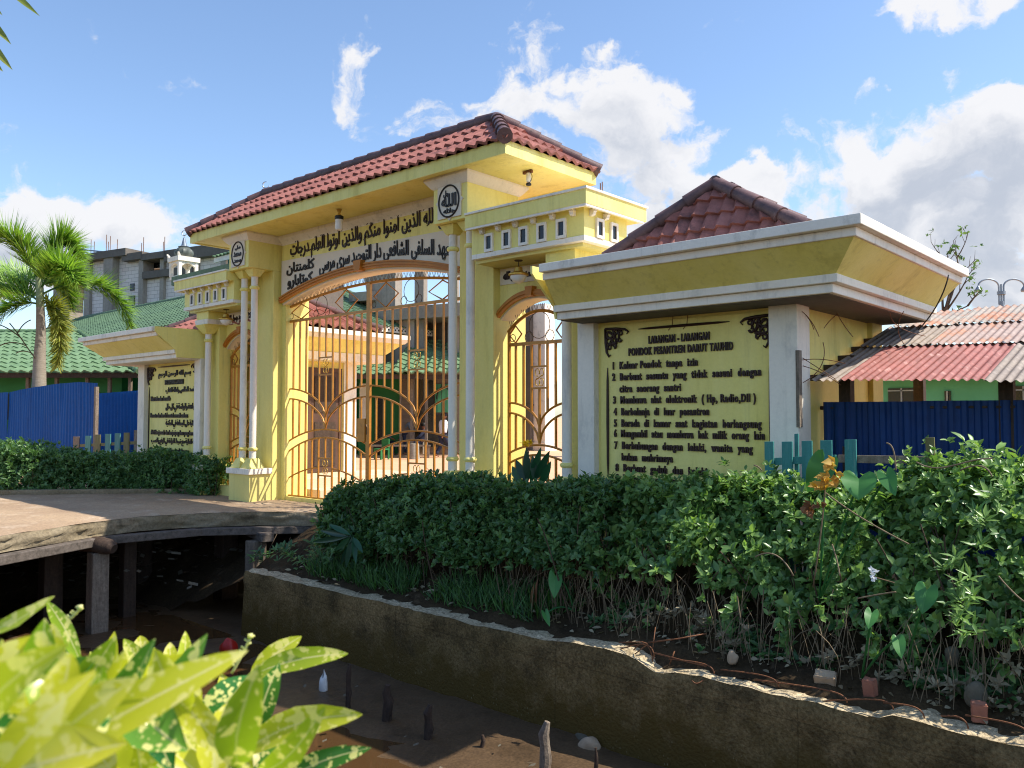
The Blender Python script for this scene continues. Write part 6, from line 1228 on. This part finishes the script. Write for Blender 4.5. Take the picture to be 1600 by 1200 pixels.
p = mud(358, 1030); stone('crumpled red plastic bag in the dark under the bridge', p + Vector((0, 0, .12)), .26, .2, .3, 'red_plastic', 'plastic_bag', 'bag', tilt=.3, box=False)
g = G()
for i in range(70):
    x, y = rng.uniform(-8.6, -3.2), rng.uniform(3.2, 6.0); s_ = rng.uniform(.012, .04); a = rng.uniform(0, 6); z = -1.63 + .1 * max(0, min(1, (y - 4.9) / 1.3)) + .01; u = Vector((math.cos(a), math.sin(a), .2)) * s_; v = Vector((-math.sin(a), math.cos(a), .1)) * s_ * .6; g.add([Vector((x, y, z)) - u - v, Vector((x, y, z + .006)) + u - v, Vector((x, y, z + .01)) + u + v, Vector((x, y, z + .004)) - u + v], [(0, 1, 2, 3)])
single('litter', 'scattered pale scraps and leaves on the creek mud', 'litter', g, 'stone_grey', (-6, 5, -1.6), kind='stuff', fix=False)
g = G()
for i in range(420):
    t = rng.random(); x, y = -13 - 3.6 * t + rng.uniform(-1.3, 1.3), 7.0 - 2.6 * t + rng.uniform(-1.0, .6); s_ = rng.uniform(.02, .07); a = rng.uniform(0, 6); z = -.9 + rng.uniform(-.35, .35); u = Vector((math.cos(a), math.sin(a), rng.uniform(-.3, .3))) * s_; v = Vector((-math.sin(a), math.cos(a), .4)) * s_ * .5; c = Vector((x, y, z)); g.add([c - u - v, c + u - v, c + u + v, c - u + v], [(0, 1, 2, 3)])
single('bank_litter', 'pale rubbish and dead leaves on the bank under the bridge', 'litter', g, 'stone_grey', (-15, 6, -1), kind='stuff', fix=False)

# ================================================================== people in the courtyard
def person(label, at, heading, pose, shirt, trousers, cap=None, scale=1.0, group='students in the courtyard'):
    """pose: joints in metres, x to the figure's left, y forwards, z up"""
    t = thing('person', label, 'person', at, group); ch_, sh_ = math.cos(heading), math.sin(heading); W = lambda p: Vector(at) + Vector((p[0] * ch_ - p[1] * sh_, p[0] * sh_ + p[1] * ch_, p[2])) * scale
    def skin(name, chains, mat, sub=1):
        vs, es, rs, idx = [], [], [], {}
        for ch2 in chains:
            prev = None
            for key, r_ in ch2:
                k = key if isinstance(key, str) else tuple(key)
                if k not in idx: idx[k] = len(vs); vs.append(W(pose[key] if isinstance(key, str) else key) - Vector(at)); rs.append(r_ * scale)
                if prev is not None: es.append((prev, idx[k]))
                prev = idx[k]
        me = bpy.data.meshes.new(name); me.from_pydata(vs, es, []); o = bpy.data.objects.new(name, me); col.objects.link(o); o.parent = t; WO[o.name] = Vector(at); me.materials.append(M[mat])
        m = o.modifiers.new('skin', 'SKIN'); m.use_smooth_shade = True
        for i, v in enumerate(me.skin_vertices[0].data): v.radius = (rs[i], rs[i]); v.use_root = i == 0
        s = o.modifiers.new('sub', 'SUBSURF'); s.levels = s.render_levels = 2; return o
    hd = Vector(pose['head']); nk = Vector(pose['neck'])
    fwd = Vector((0, 1, 0))
    skin('body', [[('hip', .12), ('chest', .13), ('neck', .05), (tuple(hd + Vector((0, 0, -.03))), .085), (tuple(hd + Vector((0, 0, .08))), .075)]] + [[('chest', .13), ('sh' + s, .055), ('el' + s, .04), ('wr' + s, .028), (tuple(Vector(pose['wr' + s]) + (Vector(pose['wr' + s]) - Vector(pose['el' + s])).normalized() * .13), .03)] for s in 'lr'] + [[('hip', .12), ('th' + s, .085), ('kn' + s, .055), ('an' + s, .035), (tuple(Vector(pose['an' + s]) + Vector((0, .15, -.05))), .035)] for s in 'lr'], 'skin')
    mid = tuple(Vector(pose['hip']).lerp(Vector(pose['chest']), .5))
    skin('shirt', [[(tuple(Vector(pose['hip']) + Vector((0, 0, -.05))), .16), (mid, .15), ('chest', .165), (tuple(nk + Vector((0, 0, -.05))), .08)]] + [[('chest', .165), ('sh' + s, .078), ('el' + s, .062), (tuple(Vector(pose['el' + s]).lerp(Vector(pose['wr' + s]), .8)), .05)] for s in 'lr'], shirt)
    skin('trousers', [[('hip', .145), ('th' + s, .11), ('kn' + s, .085), (tuple(Vector(pose['kn' + s]).lerp(Vector(pose['an' + s]), .95)), .065)] for s in 'lr'], trousers)
    g = G(); c = W(tuple(hd + Vector((0, -.012, .035)))); r_ = .108 * scale
    g.lathe([(r_ * 1.0, c.z - .02), (r_ * 1.02, c.z + .03), (r_ * .9, c.z + .075), (r_ * .6, c.z + .105), (r_ * .1, c.z + .12)], c.x, c.y, 14); build('cap' if cap else 'hair', g, cap or 'hair', t, smooth=True)
    g = G(); f = W(tuple(hd + Vector((0, .1, -.01)))); g.lathe([(.004, f.z - .03), (.018, f.z - .02), (.012, f.z + .01), (.004, f.z + .03)], f.x, f.y, 8); build('nose', g, 'skin', t, smooth=True)
stand = dict(hip=(0, 0, .88), chest=(0, .02, 1.22), neck=(0, .02, 1.42), head=(0, .05, 1.53), shl=(.17, .02, 1.33), shr=(-.17, .02, 1.33), ell=(.25, -.03, 1.07), elr=(-.25, .02, 1.07), wrl=(.24, .08, .85), wrr=(-.23, .12, .86), thl=(.09, .0, .82), thr=(-.09, .0, .82), knl=(.1, .03, .47), knr=(-.1, .03, .47), anl=(.1, 0, .07), anr=(-.1, 0, .07))
walk = dict(stand, knl=(.1, .18, .5), anl=(.1, .28, .08), knr=(-.1, -.02, .46), anr=(-.1, -.25, .1), ell=(.25, -.12, 1.08), wrl=(.24, -.16, .85), elr=(-.25, .1, 1.08), wrr=(-.23, .24, .9))
sit = dict(hip=(0, -.02, .5), chest=(0, .06, .86), neck=(0, .12, 1.05), head=(0, .18, 1.15), shl=(.17, .08, .96), shr=(-.17, .08, .96), ell=(.23, .2, .72), elr=(-.23, .2, .72), wrl=(.12, .4, .62), wrr=(-.12, .4, .62), thl=(.1, .05, .48), thr=(-.1, .05, .48), knl=(.13, .42, .48), knr=(-.13, .42, .48), anl=(.13, .46, .07), anr=(-.13, .46, .07))
lean = dict(sit, chest=(0, -.14, .86), neck=(0, -.2, 1.05), head=(0, -.17, 1.16), shl=(.17, -.16, .96), shr=(-.17, -.16, .96), ell=(.26, -.3, .72), elr=(-.2, .05, .74), wrl=(.24, -.4, .5), wrr=(-.1, .25, .6), knl=(.15, .44, .46), anl=(.18, .75, .07), anr=(-.1, .6, .07))
PZ = -.13
def gp_(x, y): p = atZ(x, y, PZ); return (p.x, p.y, PZ)
hv = math.atan2(-(-FH).x, (-FH).y)   # heading that faces the photographer
person('boy in loose white shirt and navy trousers walking with a black cap', gp_(692, 715), hv + 2.2, walk, 'cloth_white', 'cloth_navy', 'hair', 1.02)
person('boy in grey shirt and navy trousers standing bent beside the stump', gp_(632, 711), hv + 1.6, dict(stand, chest=(0, .14, 1.2), neck=(0, .24, 1.36), head=(0, .3, 1.46), shl=(.17, .18, 1.29), shr=(-.17, .18, 1.29), ell=(.22, .28, 1.05), elr=(-.22, .28, 1.05), wrl=(.15, .48, 1.0), wrr=(-.15, .48, 1.0)), 'cloth_grey', 'cloth_navy', None, .98)
person('student in a white prayer cap sitting on the bench', gp_(611, 710), hv + .6, sit, 'cloth_grey', 'cloth_navy', 'cloth_white', 1.05)
person('student in dark navy leaning back on the bench with legs stretched out', gp_(655, 711), hv - 1.2, lean, 'cloth_navy', 'cloth_navy', None, 1.0)
person('student in grey shirt sitting behind the lock of the gate', gp_(582, 709), hv + .9, sit, 'cloth_grey', 'cloth_navy', None, 1.0); person('student crouched in navy clothes behind the walking boy', gp_(679, 708), hv - .4, sit, 'cloth_navy', 'cloth_navy', None, 1.0)

# ================================================================== croton in the foreground
cr_root = atD(170, 1250, .95); cr_root.z = -.02
ct = thing('croton_plant', 'blurred yellow-green speckled croton leaves in the near left corner', 'plant', cr_root)
def croton(rows):
    """each leaf: base px, tip px, distances, width, tint, material, tilt of the blade"""
    by = {}
    for (b0, t0, d0, d1, w, ti, m, tl) in rows: by.setdefault(m, []).append((atD(*b0, d0), atD(*t0, d1), w, ti, tl))
    for m, L_ in by.items():
        P = np.array([tuple(a[0]) for a in L_]); T = np.array([tuple(a[1]) for a in L_]); N = np.array([tuple(-FW + UP * a[4] + RT * .3) for a in L_])
        for i in range(len(L_)): leaf_mesh('leaf', P[i:i + 1], (T - P)[i:i + 1], N[i:i + 1], np.linalg.norm(T[i] - P[i]), L_[i][2] * .64, L_[i][3], m, ct, fold=.16 + .1 * rng.random(), droop=.1 + .35 * rng.random(), rows=4, bend=rng.uniform(-.1, .1), wavy=.09)
Y_, Gn = 'croton_leaf', 'croton_leaf_green'
hero = [((382, 1060), (527, 1018), .98, .95, .040, .25, Y_, .6), ((385, 1075), (470, 995), 1.0, 1.02, .040, .5, Y_, .4), ((360, 1190), (550, 1118), .8, .76, .045, .6, Y_, .6), ((325, 1150), (385, 1065), .85, .86, .075, .1, Gn, .2), ((400, 1150), (430, 1060), .88, .86, .04, .4, Gn, .3),
        ((300, 1120), (287, 998), .95, .95, .034, .5, Y_, .3), ((235, 1060), (215, 990), 1.0, 1.02, .04, .7, Y_, .2), ((255, 1090), (190, 1000), .95, .95, .035, .3, Y_, .2), ((128, 1040), (62, 942), .9, .9, .028, .1, Y_, .2), ((120, 1060), (75, 985), .95, .95, .03, .15, Gn, .2),
        ((-40, 990), (66, 928), .7, .68, .02, .4, Y_, .7), ((140, 1130), (280, 1040), .75, .72, .05, .7, Y_, .5), ((40, 1100), (75, 985), .65, .64, .06, .9, Y_, .2), ((-30, 1110), (50, 1010), .55, .54, .05, .95, Y_, .3), ((60, 1190), (300, 1030), .5, .47, .04, .75, Y_, .6), ((20, 1200), (160, 1080), .45, .42, .04, .9, Y_, .5), ((-20, 1230), (90, 1090), .4, .38, .03, .95, Y_, .4), ((200, 1200), (240, 1110), .7, .7, .045, .2, Gn, .3), ((130, 1210), (150, 1130), .6, .6, .04, .1, Gn, .3), ((420, 1240), (540, 1180), .85, .8, .035, .2, Gn, .6), ((430, 1220), (530, 1165), .9, .88, .025, .2, Gn, .7), ((350, 1120), (345, 1050), .95, .97, .03, .8, Y_, .2), ((160, 1085), (138, 1018), .97, .98, .02, .4, Y_, .2), ((270, 1075), (262, 1000), .98, 1.0, .03, .6, Y_, .2)]
for i in range(150):
    x = rng.uniform(-60, 400); y = rng.uniform(1060 + max(0, (x - 250)) * .35, 1240); d = rng.uniform(.55, 1.0) if x > 100 else rng.uniform(.42, .95); a = rng.uniform(-2.6, -.5); l = rng.uniform(65, 125) * .8 / max(d, .6)
    tx_ = x + l * math.cos(a)
    if y - l * .9 < (1005 if tx_ < 130 else 1018 if tx_ < 290 else 1085 if tx_ < 430 else 1110): continue
    hero.append(((x, y), (x + l * math.cos(a), y + l * math.sin(a)), d, d - rng.uniform(-.04, .08), rng.uniform(.032, .055), rng.random(), Y_ if rng.random() < .7 else Gn, rng.uniform(.1, .9)))
croton(hero)
for (x, y, x1, y1, d) in ((370, 1090, 360, 1200, .95), (240, 1080, 230, 1220, .95), (110, 1060, 150, 1230, .9), (60, 1120, 120, 1240, .7), (400, 1180, 330, 1240, .85)):
    p, q_ = atD(x, y, d), atD(x1, y1, d); build('stem', G().tube(bez([cr_root, q_ - Vector((0, 0, .2)), q_, p], 12), .006, 6), 'croton_leaf_green', ct, smooth='all')
for pts in ([(362, 1052), (378, 1025), (391, 997)], [(100, 975), (115, 962), (125, 952)]):
    cvp = bez([atD(x, y, .98) for x, y in pts], 10); g = G().tube(cvp, .0018, 5)
    for p in cvp[2:]: g.tube([p, p + RT * rng.choice((-.005, .005)) + UP * .003], .0015, 4)
    g.tube([cvp[-1], cvp[-1] + UP * .005], .0035, 6); build('flower_spike', g, 'croton_leaf', ct, smooth='all')
